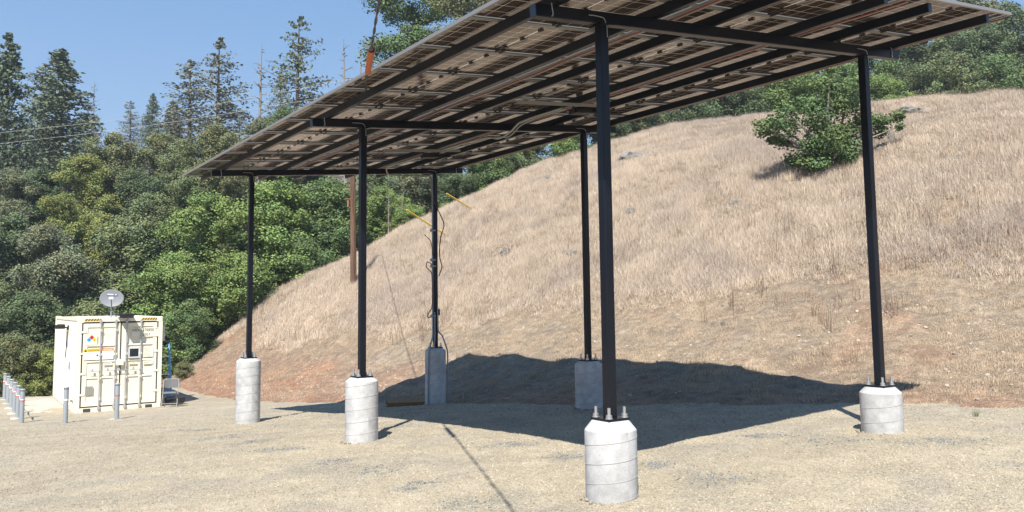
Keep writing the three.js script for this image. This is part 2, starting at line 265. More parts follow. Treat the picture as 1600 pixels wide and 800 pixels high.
{
  const cs = .092;
  for (let k = 0; k < 6; k++) {
    const U = (k % 2) * COLB, V = (k >> 1) * COLA, top = roofY(U, 0), y0 = plateY[k];
    const col = mesh('column', rbox(cs, top - y0, cs, .009, 0, (top - y0) / 2, 0), blackSteel, canopy); col.position.set(U, y0, -V);
    mesh('base_plate', rbox(.245, .02, .245, .004, 0, .0, 0), blackSteel, col);
    for (const [sx, sz] of [[-1, -1], [1, -1], [-1, 1], [1, 1]]) {
      mesh('anchor_bolt', merge([cyl(.0145, .0145, .105, 10, sx * .088, .052, sz * .088), cyl(.028, .028, .030, 6, sx * .088, .029, sz * .088), cyl(.034, .034, .005, 14, sx * .088, .0135, sz * .088)]), galv, col);
    }
    mesh('cap_plate', box(.15, .012, .17, 0, top - y0 - .008, 0, 0, 0, RZ), blackSteel, col);
    mesh('grounding_wire', tube([[-.19, top - y0 + .05, .052], [-.12, top - y0 + .055, .056], [-.02, top - y0 + .05, .06], [.02, top - y0 - .02, .054], [.024, top - y0 - .12, .052]], .004, 5, 24), galv, col);
  }
  for (let i = 0; i < 3; i++) {
    const U0 = -.775, U1 = 4.82, L = (U1 - U0) / Math.cos(RZ), U = (U0 + U1) / 2;
    const gd = mesh('girder', rbox(L, .115, .092, .008), blackSteel, canopy); gd.position.set(U, roofY(U, .062), -i * COLA); gd.rotation.z = RZ;
    for (const e of [-1, 1]) mesh('end_cap', box(.006, .108, .086, e * (L / 2 + .002), 0, 0), std([.03, .045, .08], .4), gd);
    for (const e of [-1, 1]) mesh('hook_bolt', tube([[e * (L / 2 - .17), .07, .052], [e * (L / 2 - .17), .02, .056], [e * (L / 2 - .175), -.03, .055], [e * (L / 2 - .16), -.05, .052]], .0055, 6, 16), galv, gd);
  }
  const PU = [-.55, .65, 1.46, 2.66, 3.47, 4.67];
  const plen = 13 * 1.0465 - .16;
  for (const U of PU) {
    const p = mesh('purlin', rbox(.062, .1, plen, .006), blackSteel, canopy); p.position.set(U, roofY(U, .115 + .055), -(12.33 - 1.275) / 2); p.rotation.z = RZ;
    for (const e of [-1, 1]) mesh('end_cap', box(.058, .094, .005, 0, 0, e * (plen / 2 + .002)), std([.03, .05, .10], .4), p);
  }
  // panels: cells printed between two sheets of glass, open aluminium frame
  const cellTex = tex(1024, 512, (u, v, i, j) => {
    const cu = u * 12, cv = v * 6, fu = Math.abs(cu - Math.round(cu)) / 12 * 1.96, fv = Math.abs(cv - Math.round(cv)) / 6 * 1.0;
    const edge = u < .012 || u > .988 || v < .018 || v > .982;
    if (Math.abs(u - .5) < .0055 && Math.abs(v - .5) < .36) return [.93, .93, .92];
    if (fu < .0028 || fv < .003) return [.95, .95, .96];  // white cell gaps: sunlight coming through them, put into the colour
    if (edge) return [.34, .34, .35];
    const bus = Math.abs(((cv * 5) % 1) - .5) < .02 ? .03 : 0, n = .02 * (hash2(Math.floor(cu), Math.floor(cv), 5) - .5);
    return [.27 + bus + n, .215 + bus + n, .175 + bus + n];  // cell tone warmed to tan for the straw mirrored in the glass
  });
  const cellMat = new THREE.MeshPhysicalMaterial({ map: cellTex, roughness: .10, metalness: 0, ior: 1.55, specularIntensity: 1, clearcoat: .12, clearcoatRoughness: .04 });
  const PL = 2.007, PWd = 1.040, fh = .035;
  const cellGeo = new THREE.BoxGeometry(PL - .02, .007, PWd - .02);
  const frameGeo = merge([box(PL, fh, .0025, 0, 0, PWd / 2 - .00125), box(PL, fh, .0025, 0, 0, -PWd / 2 + .00125), box(.0025, fh, PWd - .006, PL / 2 - .00125), box(.0025, fh, PWd - .006, -PL / 2 + .00125),
  box(PL - .006, .002, .028, 0, -fh / 2 + .001, PWd / 2 - .0165), box(PL - .006, .002, .028, 0, -fh / 2 + .001, -PWd / 2 + .0165), box(.026, .002, PWd - .064, PL / 2 - .016, -fh / 2 + .0012), box(.026, .002, PWd - .064, -PL / 2 + .016, -fh / 2 + .0012)]);
  const jbGeo = rbox(.036, .014, .066, .004);
  const leadGeo = merge([tube([[0, -.002, .10], [.03, -.02, .0], [-.03, -.025, -.18], [.02, -.03, -.36], [-.01, -.012, -.5]], .0035, 5, 28), rbox(.02, .018, .11, .004, .035, -.02, -.45), rbox(.02, .018, .07, .004, -.045, -.02, -.43)]);
  const rowC = [.0525, 2.0625, 4.0725];
  for (let r = 0; r < 3; r++) for (let c = 0; c < 13; c++) {
    const U = rowC[r], V = -1.275 + 1.0465 * (c + .5);
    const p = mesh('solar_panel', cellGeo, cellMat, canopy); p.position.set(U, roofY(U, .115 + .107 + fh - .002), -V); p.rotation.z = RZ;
    mesh('panel_frame', frameGeo, alu, p).position.y = -fh / 2 + .006;
    for (const dz of [-.33, 0, .33]) mesh('junction_box', jbGeo, blackPlastic, p).position.set(0, -.012, dz);
    mesh('panel_lead', leadGeo, blackPlastic, p).position.set(.0, -.01, 0);
    for (const dU of [PU[r * 2] - U, PU[r * 2 + 1] - U]) mesh('panel_clamp', box(.05, .012, .022, 0, 0, 0), alu, p).position.set(dU, .008, -PWd / 2 - .007);
  }
  // red wiring plus a pale strand painted for light leaking through the row gaps
  const redWire = std([.30, .04, .03], .5);
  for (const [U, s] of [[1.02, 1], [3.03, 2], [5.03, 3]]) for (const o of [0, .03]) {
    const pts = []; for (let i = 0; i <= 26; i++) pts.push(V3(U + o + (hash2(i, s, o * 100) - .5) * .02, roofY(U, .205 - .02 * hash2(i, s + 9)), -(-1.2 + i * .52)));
    mesh('row_gap_strand', tube(pts, .007, 5, 80), o ? std([.36, .33, .30], .6) : redWire, canopy);
  }
  // conduit below purlin four, dropping under the middle girder
  const emt = std([.40, .40, .37], .45, .5);
  const cdt = (pts, r = .016) => mesh('conduit', tube(pts.map(([U, V, h]) => V3(U, roofY(U, h), -V)), r, 8, 60), emt, canopy);
  cdt([[2.56, 3.9, .10], [2.55, 4.6, .10], [2.54, 5.0, .08], [2.53, 5.22, -.02], [2.55, 5.45, -.06], [2.7, 5.9, -.02], [2.78, 6.3, .07], [2.78, 7.2, .1], [2.76, 8.2, .1]]);
  cdt([[2.62, 3.9, .09], [2.62, 4.7, .09], [2.62, 5.1, .05], [2.62, 5.3, -.04], [2.66, 5.55, -.06], [2.84, 6.2, .06], [2.84, 8.2, .09]], .012);
  cdt([[2.76, 8.6, .1], [2.74, 10.2, .1], [2.9, 10.5, -.02], [3.4, 10.72, -.03], [3.95, 10.75, -.03], [4.04, 10.7, -.1], [4.04, 10.66, -.4]]);
  for (const [V, bu, bv] of [[3.62, 2.80, 3.78], [7.92, 2.66, 8.2]]) {
    const st = mesh('strut_rail', merge([box(1.62, .005, .041, 0, .02, 0), box(1.62, .041, .004, 0, 0, .019), box(1.62, .041, .004, 0, 0, -.019)]), std([.36, .36, .34], .5, .4), canopy); st.position.set(2.36, roofY(2.36, .092), -V); st.rotation.z = RZ;
    const b = mesh('inverter', merge([rbox(.30, .075, .20, .015), box(.02, .11, .05, -.16, .02, .05), box(.02, .11, .05, .16, .02, .05), ...[-.1, -.05, 0, .05, .1].map(x => box(.008, .09, .18, x, .01, 0))]), blackPlastic, canopy); b.position.set(bu, roofY(bu, .03), -bv); b.rotation.z = RZ;
    mesh('cable_loop', tube([[.15, 0, .02], [.32, -.03, .08], [.46, -.01, .0], [.34, .02, -.12], [.14, 0, -.06]], .011, 6, 30), blackPlastic, b);
  }
  // gear on the far post by the hillside
  const U = COLB, V = 2 * COLA, base = (du, y, dv) => V3(U + du, y, -V - dv);
  const pipe = std([.30, .34, .38], .5, .3);
  mesh('riser_conduit', tube([base(-.075, roofY(U, -.03), -.02), base(-.075, 3, -.02), base(-.075, 1.15, -.02), base(-.085, 1.0, -.05), base(-.21, .70, -.12), base(-.235, .6, -.12), base(-.24, .1, -.10), base(-.24, -.56, -.10)], .017, 8, 90), pipe, canopy);
  mesh('riser_conduit', tube([base(.02, 1.6, -.075), base(.03, 1.1, -.075), base(.12, .98, -.10), base(.245, .66, -.10), base(.255, .5, -.10), base(.255, -.56, -.10)], .016, 8, 70), pipe, canopy);
  mesh('riser_conduit', tube([base(-.05, 1.5, -.07), base(-.05, 1.05, -.08), base(-.10, .86, -.15), base(-.15, .72, -.2)], .012, 8, 40), pipe, canopy);
  const rw = std([.10, .022, .02], .5);
  mesh('service_cable', tube([base(-.05, 3.95, -.06), base(.06, 3.75, -.07), base(.17, 3.55, -.07), base(.20, 3.42, -.06), base(.12, 3.2, -.06), base(.08, 2.9, -.06), base(.09, 2.7, -.06), base(.15, 2.5, -.05), base(.06, 2.3, -.06)], .011, 6, 60), rw, canopy);
  mesh('service_cable', tube([base(-.30, 3.22, -.05), base(-.16, 3.1, -.06), base(-.10, 2.9, -.06), base(-.09, 2.75, -.06)], .008, 6, 30), rw, canopy);
  mesh('service_cable', tube([base(-.09, 2.55, -.05), base(-.22, 2.62, -.05), base(-.25, 2.5, -.05), base(-.12, 2.36, -.06), base(-.10, 1.9, -.06), base(-.12, 1.6, -.06), base(-.22, 1.45, -.06), base(-.21, 1.38, -.06), base(-.08, 1.42, -.06)], .010, 6, 60), rw, canopy);
  for (const y of [3.32, 2.66, 2.52, 1.42]) mesh('cable_bracket', merge([box(.12, .03, .05, -.09, y, .06), box(.03, .07, .04, -.13, y, .07)]), pipe, canopy).position.set(U, 0, -V);
  mesh('disconnect_box', rbox(.05, .14, .035, .006, .052, .95 + .55, .065), blackPlastic, canopy).position.set(U, 0, -V);
}
// concrete piers
{
  const labels = ['concrete pier under the post that carries the raised sunlit corner over open gravel',
    'shortest concrete pier, standing just before the mown straw slope', 'white concrete pier with spiral seams between a taller and a shorter sunlit pier',
    'shaded blue grey concrete pier standing at the foot of the slope, no pipes', 'tall sunlit concrete pier in the gravel beside the shipping container', 'tall shaded concrete pier with pipes running down beside it and a pallet'];
  labels[0] = 'thick bright concrete pier with long anchor bolts on open gravel, farthest from the hillside';
  const R = .2287;
  for (let k = 0; k < 6; k++) {
    const U = (k % 2) * COLB, V = (k >> 1) * COLA, [x, z] = fromUV(U, V), top = plateY[k] - .012, g = padY[k], hgt = top - g;
    const t = thing('concrete_pier', labels[k], 'concrete pier', 'round piers under the canopy posts', V3(x, g, z), YAW);
    const sh = k === 0 ? .075 : k === 1 ? .06 : .045, pts = [[.001, -.3], [R, -.3], [R + .001, hgt - sh - .012], [R - .006, hgt - sh], [.165, hgt - .004], [.158, hgt], [.001, hgt]].map(p => new THREE.Vector2(...p));
    const lg = new THREE.LatheGeometry(pts, 48); const uv = lg.attributes.uv, po = lg.attributes.position; for (let i = 0; i < uv.count; i++) uv.setXY(i, uv.getX(i) * 1.44 + k * .37, po.getY(i) + k * .23);
    const nl = lg.toNonIndexed(); nl.computeVertexNormals(); mesh('shaft', lg, concrete, t);
    // proud spiral seam left by the paper form
    const hp = [], pitch = .165, y1 = hgt - sh - .03; for (let y = -.1, i = 0; y < y1; i++) { const a = i * .22 + k; y = -.1 + pitch * i * .22 / 6.283; hp.push(V3(Math.cos(a) * (R + .0005), y, -Math.sin(a) * (R + .0005))); }
    mesh('form_seam', new THREE.TubeGeometry(new THREE.CatmullRomCurve3(hp), hp.length * 3, .0034, 5), std([.36, .35, .345], .95), t);
    // spill of gravel heaped round the foot
    const r = mulberry(900 + k), ch = []; for (let i = 0; i < 90; i++) { const a = r() * 6.283, d = R + r() * r() * .07, s = .006 + .012 * r(); ch.push(bake(new THREE.IcosahedronGeometry(s, 0), Math.cos(a) * d, s * .2, Math.sin(a) * d, r() * 6, r() * 6)); }
    const gm = mesh('gravel_spill', merge(ch), std([.30, .27, .215], .95), t); gm.userData.kind = 'stuff';
  }
}

// ------------------------------------------------------------------ shipping container
const cream = std([.785, .745, .60], .55), creamSide = std([.80, .765, .645], .55), gasket = std([.045, .042, .045], .8), rodGrey = std([.46, .46, .47], .45, .4), slate = std([.17, .18, .20], .6);
const CPOS = V3(-13.283, -1.557 + .03, -25.484), CYAW = .6005;
const toC = (x, y, z) => V3(x, y, z).applyAxisAngle(V3(0, 1, 0), CYAW).add(CPOS);
function decal(name, w, h, pw, ph, draw, parent, x, y, z, rough = .6) { const t = canvasTex(pw, ph, draw); const m = mesh(name, box(w, h, .003), new THREE.MeshStandardMaterial({ map: t, roughness: rough }), parent); m.position.set(x, y, z); return m; }
{
  const W = 2.44, HH = 2.9, L = 6.06;
  const c = thing('shipping_container', 'cream twenty foot shipping container with closed double doors and warning signs', 'shipping container', null, CPOS, CYAW);
  // frame
  mesh('frame', merge([box(.12, HH - .32, .14, .06, HH / 2, -.07), box(.12, HH - .32, .14, W - .06, HH / 2, -.07), box(.12, HH - .32, .14, .06, HH / 2, -L + .07), box(.12, HH - .32, .14, W - .06, HH / 2, -L + .07),
  box(W - .3, .13, .14, W / 2, HH - .07, -.075), box(W - .3, .15, .14, W / 2, .09, -.075), box(.09, .09, L - .3, .047, HH - .05, -L / 2), box(.09, .09, L - .3, W - .047, HH - .05, -L / 2), box(.10, .15, L - .3, .052, .09, -L / 2), box(.10, .15, L - .3, W - .052, .09, -L / 2), box(W - .3, .1, .1, W / 2, HH - .07, -L + .07)]), cream, c);
  for (const x of [.09, W - .09]) for (const y of [.08, HH - .08]) for (const z of [-.09, -L + .09]) mesh('corner_casting', merge([rbox(.178, .16, .178, .015, x, y, z), ...(z > -1 ? [box(.05, .09, .006, x, y, z + .0895)] : [])]), cream, c);
  for (const x of [.32, W - .36]) mesh('fork_pocket', box(.2, .09, .02, x, .095, -.0), gasket, c);
  // corrugated sides, roof
  const side = [], n = 22; for (let i = 0; i < n; i++) { const p = (L - .34) / n, z0 = -.17 - i * p; side.push([.045, z0], [.045, z0 - p * .26], [.018, z0 - p * .5], [.018, z0 - p * .76]); } side.push([.045, -L + .17]);
  const corr = (flip) => { const P = [], I = []; side.forEach(([x, z]) => { const xx = flip ? W - x : x; P.push(xx, .15, z, xx, HH - .09, z); }); for (let i = 0; i < side.length - 1; i++) { const a = i * 2; I.push(a, a + 2, a + 1, a + 1, a + 2, a + 3); } const g = new THREE.BufferGeometry(); g.setAttribute('position', new THREE.Float32BufferAttribute(P, 3)); g.setIndex(I); const q = g.toNonIndexed(); q.computeVertexNormals(); return q; };
  creamSide.side = THREE.DoubleSide;
  mesh('side_wall', corr(false), creamSide, c); mesh('side_wall', corr(true), creamSide, c);
  mesh('roof', box(W - .1, .03, L - .1, W / 2, HH - .04, -L / 2), cream, c); mesh('end_wall', box(W - .2, HH - .3, .03, W / 2, HH / 2, -L + .05), cream, c); mesh('floor', box(W - .2, .06, L - .2, W / 2, .14, -L / 2), slate, c);
  // doors
  const dz = -.035, dw = 1.055, dh = 2.52, y0 = .20;
  for (let s = 0; s < 2; s++) {
    const xc = s ? W / 2 + .012 + dw / 2 : W / 2 - .012 - dw / 2, sg = s ? 1 : -1;
    const d = mesh('door', merge([box(dw, dh, .03, 0, 0, -.012), box(.12, dh - .02, .03, -dw / 2 + .07, 0, .012), box(.12, dh - .02, .03, dw / 2 - .07, 0, .012), box(dw - .26, .11, .03, 0, dh / 2 - .065, .012), box(dw - .26, .12, .03, 0, -dh / 2 + .07, .012),
    ...[.43, -.06, -.55].map(y => box(dw - .26, .07, .05, 0, y + .16, .0, -.45))]), cream, c); d.position.set(xc, y0 + dh / 2, dz);
    mesh('rubber_seal', merge([box(.034, dh + .05, .02, sg * (dw / 2 + .012), 0, .006), box(dw, .02, .02, 0, dh / 2 + .012, 0), box(dw, .02, .02, 0, -dh / 2 - .012, 0)]), gasket, d);
    for (const y of [-.95, -.32, .3, .95]) mesh('hinge', merge([box(.15, .06, .02, sg * (dw / 2 - .02), y + .05, .035), cyl(.017, .017, .1, 8, sg * (dw / 2 + .055), y + .05, .03)]), cream, d);
    for (const x of (s ? [-.38, .04] : [-.04, .39])) {
      const r = mesh('locking_rod', cyl(.021, .021, dh + .22, 10, 0, .0, 0), rodGrey, d); r.position.set(x, 0, .075);
      for (const y of [-dh / 2 - .05, -dh / 2 + .22, -.42, .3, dh / 2 - .22, dh / 2 + .05]) mesh('rod_bracket', rbox(.085, .075, .05, .008, 0, y, -.012), y > 1.2 || y < -1.2 ? rodGrey : cream, r);
      mesh('rod_handle', merge([box(.38, .02, .014, -.14, -.20, .035), box(.05, .05, .03, -.0, -.20, .02), box(.055, .09, .02, -.2, -.17, .014)]), rodGrey, r);
    }
  }
  mesh('door_gap_strip', box(.03, dh, .012, W / 2, y0 + dh / 2, -.012), gasket, c);
  mesh('lock_box', rbox(.21, .17, .12, .01, W / 2 - .02, 1.50, .05), cream, c);
  // hazard stripes on the top rail
  for (const x of [.42, W - .40]) decal('hazard_stripe', .46, .07, 256, 40, (g, w, h) => { g.fillStyle = '#d9b44a'; g.fillRect(0, 0, w, h); g.fillStyle = '#2a2622'; for (let i = -1; i < 7; i++) { g.beginPath(); g.moveTo(i * 44, h); g.lineTo(i * 44 + 22, h); g.lineTo(i * 44 + 52, 0); g.lineTo(i * 44 + 30, 0); g.fill(); } }, c, x, HH - .072, -.0025);
  // signs
  const creamHex = '#e5e0cb';
  decal('hazard_diamond_sign', .31, .31, 256, 256, (g, w, h) => { g.fillStyle = creamHex; g.fillRect(0, 0, w, h); const dm = (cx, cy, r, f) => { g.fillStyle = f; g.beginPath(); g.moveTo(cx, cy - r); g.lineTo(cx + r, cy); g.lineTo(cx, cy + r); g.lineTo(cx - r, cy); g.fill(); }; dm(128, 66, 60, '#c8323c'); dm(66, 128, 60, '#2ba3d6'); dm(190, 128, 60, '#e8d23c'); dm(128, 190, 60, '#f7f5ee'); g.fillStyle = '#111'; g.font = 'bold 62px sans-serif'; g.textAlign = 'center'; g.fillText('0', 128, 88); g.fillText('1', 66, 150); g.fillText('0', 190, 150); }, c, .40, 2.22, .004);
  decal('caution_sign', .46, .34, 384, 280, (g, w, h) => { g.fillStyle = '#eeeae2'; g.fillRect(0, 0, w, h); g.fillStyle = '#e8c63a'; g.fillRect(0, 0, w, 84); g.fillStyle = '#181410'; g.beginPath(); g.moveTo(50, 14); g.lineTo(86, 72); g.lineTo(14, 72); g.fill(); g.font = 'bold 62px sans-serif'; g.fillText('CAUTION', 98, 66, 270); g.fillStyle = '#5b6270'; g.font = 'bold 30px sans-serif'; g.fillText('NO SMOKING', 20, 130, 250); g.font = '24px sans-serif'; g.fillText('NO OPEN FLAME', 20, 175, 210); g.fillText('OR SPARKS', 20, 212, 150); g.fillStyle = '#3f6fb0'; g.beginPath(); g.arc(330, 170, 30, 0, 7); g.fill(); }, c, .41, 1.78, .012);
  decal('warning_sign', .32, .34, 256, 268, (g, w, h) => { g.fillStyle = '#efece5'; g.fillRect(0, 0, w, h); g.fillStyle = '#e07a3c'; g.fillRect(0, 0, w, 62); g.fillStyle = '#f4e4d6'; g.font = 'bold 44px sans-serif'; g.textAlign = 'center'; g.fillText('WARNING', 128, 47, 200); g.fillStyle = '#c9c6c4'; for (let i = 0; i < 5; i++) g.fillRect(20, 92 + i * 26, 216 - (i % 2) * 40, 7); }, c, .86, 1.78, .012);
  decal('notice_strip', .24, .08, 200, 56, (g, w, h) => { g.fillStyle = '#eeeae2'; g.fillRect(0, 0, w, h); g.fillStyle = '#3c3c3e'; g.font = 'bold 40px sans-serif'; g.textAlign = 'center'; g.fillText('DANGER', 100, 43, 180); }, c, .86, 1.47, .012);
  decal('door_vent', .22, .26, 64, 76, (g, w, h) => { g.fillStyle = '#9c9a94'; g.fillRect(0, 0, w, h); g.fillStyle = '#77756f'; for (let i = 0; i < 8; i++) g.fillRect(4, 6 + i * 9, w - 8, 4); }, c, .37, .68, .004);
  decal('container_number', .80, .29, 512, 180, (g, w, h) => { g.fillStyle = creamHex; g.fillRect(0, 0, w, h); g.fillStyle = '#3a3838'; g.font = 'bold 76px sans-serif'; g.fillText('DBDU', 8, 72, 150); g.fillText('270850', 200, 72, 216); g.strokeStyle = '#4c4a4a'; g.lineWidth = 7; g.strokeRect(452, 14, 44, 62); g.font = 'bold 50px sans-serif'; g.fillText('0', 460, 62); g.font = 'bold 70px sans-serif'; g.fillText('25G1', 200, 160, 150); }, c, 1.93, 2.41, .004);
  decal('weight_table', .30, .30, 256, 270, (g, w, h) => { g.fillStyle = creamHex; g.fillRect(0, 0, w, h); g.fillStyle = '#6b6864'; g.font = 'bold 30px monospace'; const tx = ['30480 KG', '67200 LB', ' 2370 KG', ' 5220 LB', '28110 KG', '61970 LB', ' 37.4CUM']; tx.forEach((s, i) => g.fillText(s, 20, 34 + i * 36, 220)); }, c, 2.03, 1.78, .012);
  decal('stencil_text', .30, .11, 200, 74, (g, w, h) => { g.fillStyle = creamHex; g.fillRect(0, 0, w, h); g.fillStyle = '#6b6864'; g.font = 'bold 40px sans-serif'; g.fillText('22.07', 20, 52, 160); }, c, 2.03, 1.46, .012);
  decal('stencil_text', .24, .07, 160, 48, (g, w, h) => { g.fillStyle = creamHex; g.fillRect(0, 0, w, h); g.fillStyle = '#7d7a75'; g.font = 'bold 32px sans-serif'; g.fillText('2.5 TON', 10, 36, 140); }, c, 1.58, 1.46, .012);
  const wn = mesh('window_frame', merge([box(.40, .05, .05, 0, .17, 0), box(.40, .05, .05, 0, -.17, 0), box(.05, .29, .05, -.175, 0, 0), box(.05, .29, .05, .175, 0, 0)]), std([.55, .55, .54], .5), c); wn.position.set(1.61, 1.78, .02); wn.scale.setScalar(.85);
  mesh('window_pane', box(.3, .29, .01), new THREE.MeshPhysicalMaterial({ color: rgb(.02, .03, .04), roughness: .08, clearcoat: 1 }), wn);
  // fittings on the left side wall
  decal('side_placard', .22, .26, 64, 72, (g, w, h) => { g.fillStyle = '#b9b6ae'; g.fillRect(0, 0, w, h); g.fillStyle = '#e9e6dc'; g.beginPath(); g.moveTo(0, 0); g.lineTo(0, 72); g.lineTo(52, 0); g.fill(); }, c, .008, 1.38, -1.9).rotation.y = -Math.PI / 2;
  mesh('wall_lug', merge([box(.05, .06, .10, -.01, .33, -2.0), box(.05, .06, .10, -.01, .33, -.8)]), slate, c);
  mesh('side_cabinet', rbox(.14, .5, .3, .01, W + .08, 2.35, -.5), std([.62, .62, .57], .6), c);
}
// fixtures on the container
{
  const fl = thing('floodlight', 'black floodlight on a bracket at the container side wall with hanging cable', 'floodlight', null, toC(0, 2.56, -2.4), CYAW);
  mesh('lamp_head', merge([rbox(.26, .13, .34, .02, -.22, .03, 0), ...[-.1, -.05, 0, .05, .1].map(z => box(.2, .03, .012, -.2, .1, z))]), blackPlastic, fl); mesh('bracket', merge([box(.12, .04, .06, -.05, 0, 0), box(.02, .16, .14, .005, 0, 0)]), blackPlastic, fl);
  mesh('cable', tube([[-.02, 0, .02], [-.025, -.3, .05], [-.02, -.6, .02], [-.025, -.85, -.1], [-.02, -.98, -.14]], .013, 6, 40), rubber, fl);
  const sl = thing('solar_light', 'black solar lamp jutting out over the container doors', 'lamp', null, toC(1.30, 2.9, 0), CYAW);
  mesh('lamp_panel', merge([rbox(.44, .07, .50, .015, 0, .07, .22), box(.38, .09, .18, 0, .02, .40)]), blackPlastic, sl); mesh('mount', merge([box(.08, .05, .2, 0, .0, -.04), box(.03, .06, .22, .1, .03, .1), box(.03, .06, .22, -.1, .03, .1)]), std([.2, .21, .23], .5, .3), sl); mesh('lens', box(.3, .012, .1, 0, -.03, .4), std([.5, .5, .52], .3), sl);
  // dish
  const dp = thing('satellite_dish', 'grey oval satellite dish on a short mast on the container roof', 'satellite dish', null, toC(.98, 2.87, -.35), CYAW);
  const R = .345, pts = []; for (let i = 0; i <= 14; i++) { const q = i / 14 * R; pts.push(new THREE.Vector2(q, q * q * .28)); } for (let i = 14; i >= 0; i--) { const q = i / 14 * R; pts.push(new THREE.Vector2(Math.max(q, .0005), q * q * .28 - .012)); }
  const dg = new THREE.LatheGeometry(pts, 48); dg.rotateX(Math.PI / 2); dg.scale(1, .80, 1);
  const dish = mesh('reflector', dg, std([.21, .225, .25], .45), dp); dish.position.set(0, .62, 0); dish.rotation.set(-.12, -CYAW + .35, -.08);
  mesh('mast', merge([cyl(.022, .022, .5, 10, 0, .22, -.06), cyl(.018, .018, .3, 8, .1, .13, -.1, 0, 0, .55), box(.24, .02, .3, 0, .012, -.05)]), std([.42, .43, .45], .4, .6), dp);
  mesh('feed_arm', tube([[0, .30, .02], [-.03, .40, .16], [-.06, .58, .30]], .016, 8, 20), slate, dp);
  mesh('feed_horn', rbox(.13, .085, .10, .015, -.07, .62, .32), std([.72, .72, .71], .5), dp);
  const lt = canvasTex(256, 64, (g, w, h) => { g.fillStyle = '#7d8289'; g.fillRect(0, 0, w, h); g.fillStyle = '#f4f4f2'; g.font = 'bold 50px sans-serif'; g.fillText('ViaSat', 10, 50, 170); g.fillRect(205, 22, 30, 20); });
  const lm = mesh('logo_plate', box(.30, .07, .003), new THREE.MeshStandardMaterial({ map: lt, roughness: .5 }), dish); lm.position.set(0, .12, .026); lm.rotation.x = .1;
  // slab under the container
  const sb = thing('concrete_slab', 'low concrete slab showing as a pale strip round the shipping container', 'slab', null, CPOS, CYAW);
  mesh('slab', rbox(4.1, .30, 7.1, .012, 1.22 - .35, -.153, -2.9), std([.56, .52, .44], .92, 0, { map: concTex }), sb);
}

// ------------------------------------------------------------------ bollards and tape
{
  const bm = std([.36, .40, .44], .45, .35), cap = std([.40, .44, .47], .45, .3), whiteC = std([.62, .60, .55], .9), redB = std([.52, .13, .11], .6), whiteB = std([.78, .76, .74], .6);
  const pos = [[33.4, 662.8, 22.4], [27.5, 654, 23.8], [22, 646, 25.3], [16.8, 638, 26.9], [11.7, 631, 28.3], [6.6, 625, 29.6], [101.8, 663.5, 20.9], [182.2, 656, 21.5]];
  const proto = new THREE.Group(); const bh = .94;
  const ptsC = [[.001, 0], [.058, 0], [.058, bh - .05], [.066, bh - .05], [.066, bh - .012], [.056, bh], [.001, bh]].map(p => new THREE.Vector2(...p));
  const lg = new THREE.LatheGeometry(ptsC.slice(0, 3).concat([new THREE.Vector2(.001, bh - .05)]), 20), cg = new THREE.LatheGeometry([[.001, bh - .052], [.0665, bh - .052], [.0665, bh - .012], [.056, bh], [.001, bh + .002]].map(p => new THREE.Vector2(...p)), 20);
  const lab = ['steel bollard at the open gravel end of the taped row', 'second bollard of the taped row counted from its open gravel end', 'third bollard of the taped row counted from its open gravel end', 'fourth bollard of the taped row counted from its open gravel end', 'bollard next to the one at the bushes end of the taped row', 'steel bollard at the bushes end of the taped row', 'lone grey steel bollard at the container corner with a white tape band', 'lone grey steel bollard standing before the container doors'];
  const pts = [];
  pos.forEach(([px, py, d], i) => {
    const p = at(px, py, d); const y = groundY(p.x, p.z);
    const b = thing('bollard', lab[i] || 'grey steel bollard inside the row strung with red and white tape', 'bollard', i < 6 ? 'taped row of bollards near the container' : 'single bollards by the container', V3(p.x, Math.min(p.y, y + .03), p.z));
    const k = (i === 7 ? 1.0 : 1); mesh('post', lg, bm, b).scale.y = k; mesh('cap', cg, cap, b).scale.y = k;
    mesh('footing', cyl(.15, .15, .03, 20, -.04, .004, 0), whiteC, b);
    if (i < 6 || i === 7 || i === 6) { const bd = mesh('tape_band', cyl(.0605, .0605, .04, 20, 0, .62, 0), i === 6 ? whiteB : redB, b); if (i < 6) mesh('tape_band', cyl(.0607, .0607, .02, 20, 0, .655, 0), whiteB, b); }
    if (i < 6) pts.push(V3(b.position.x + .06, b.position.y + .63, b.position.z + .03));
  });
  // tape between the posts, alternating red and white lengths
  const tp = thing('barrier_tape', 'red and white barrier tape strung along the row of bollards', 'tape', null, pts[0].clone());
  const rib = [[], []]; for (let i = 0; i < 5; i++) for (let s = 0; s < 6; s++) { const f = t => { const q = pts[i].clone().lerp(pts[i + 1], t); q.y += -.10 * 4 * t * (1 - t); return q.sub(pts[0]); }, a = f(s / 6), b = f((s + 1) / 6), m = a.clone().add(b).multiplyScalar(.5), d = b.clone().sub(a), g = box(.004, .06, d.length()); g.applyQuaternion(new THREE.Quaternion().setFromUnitVectors(V3(0, 0, 1), d.clone().normalize())); g.translate(m.x, m.y, m.z); rib[s % 2].push(g); }
  mesh('red_tape', merge(rib[0]), redB, tp).userData.kind = 'stuff'; mesh('white_tape', merge(rib[1]), whiteB, tp).userData.kind = 'stuff';
}
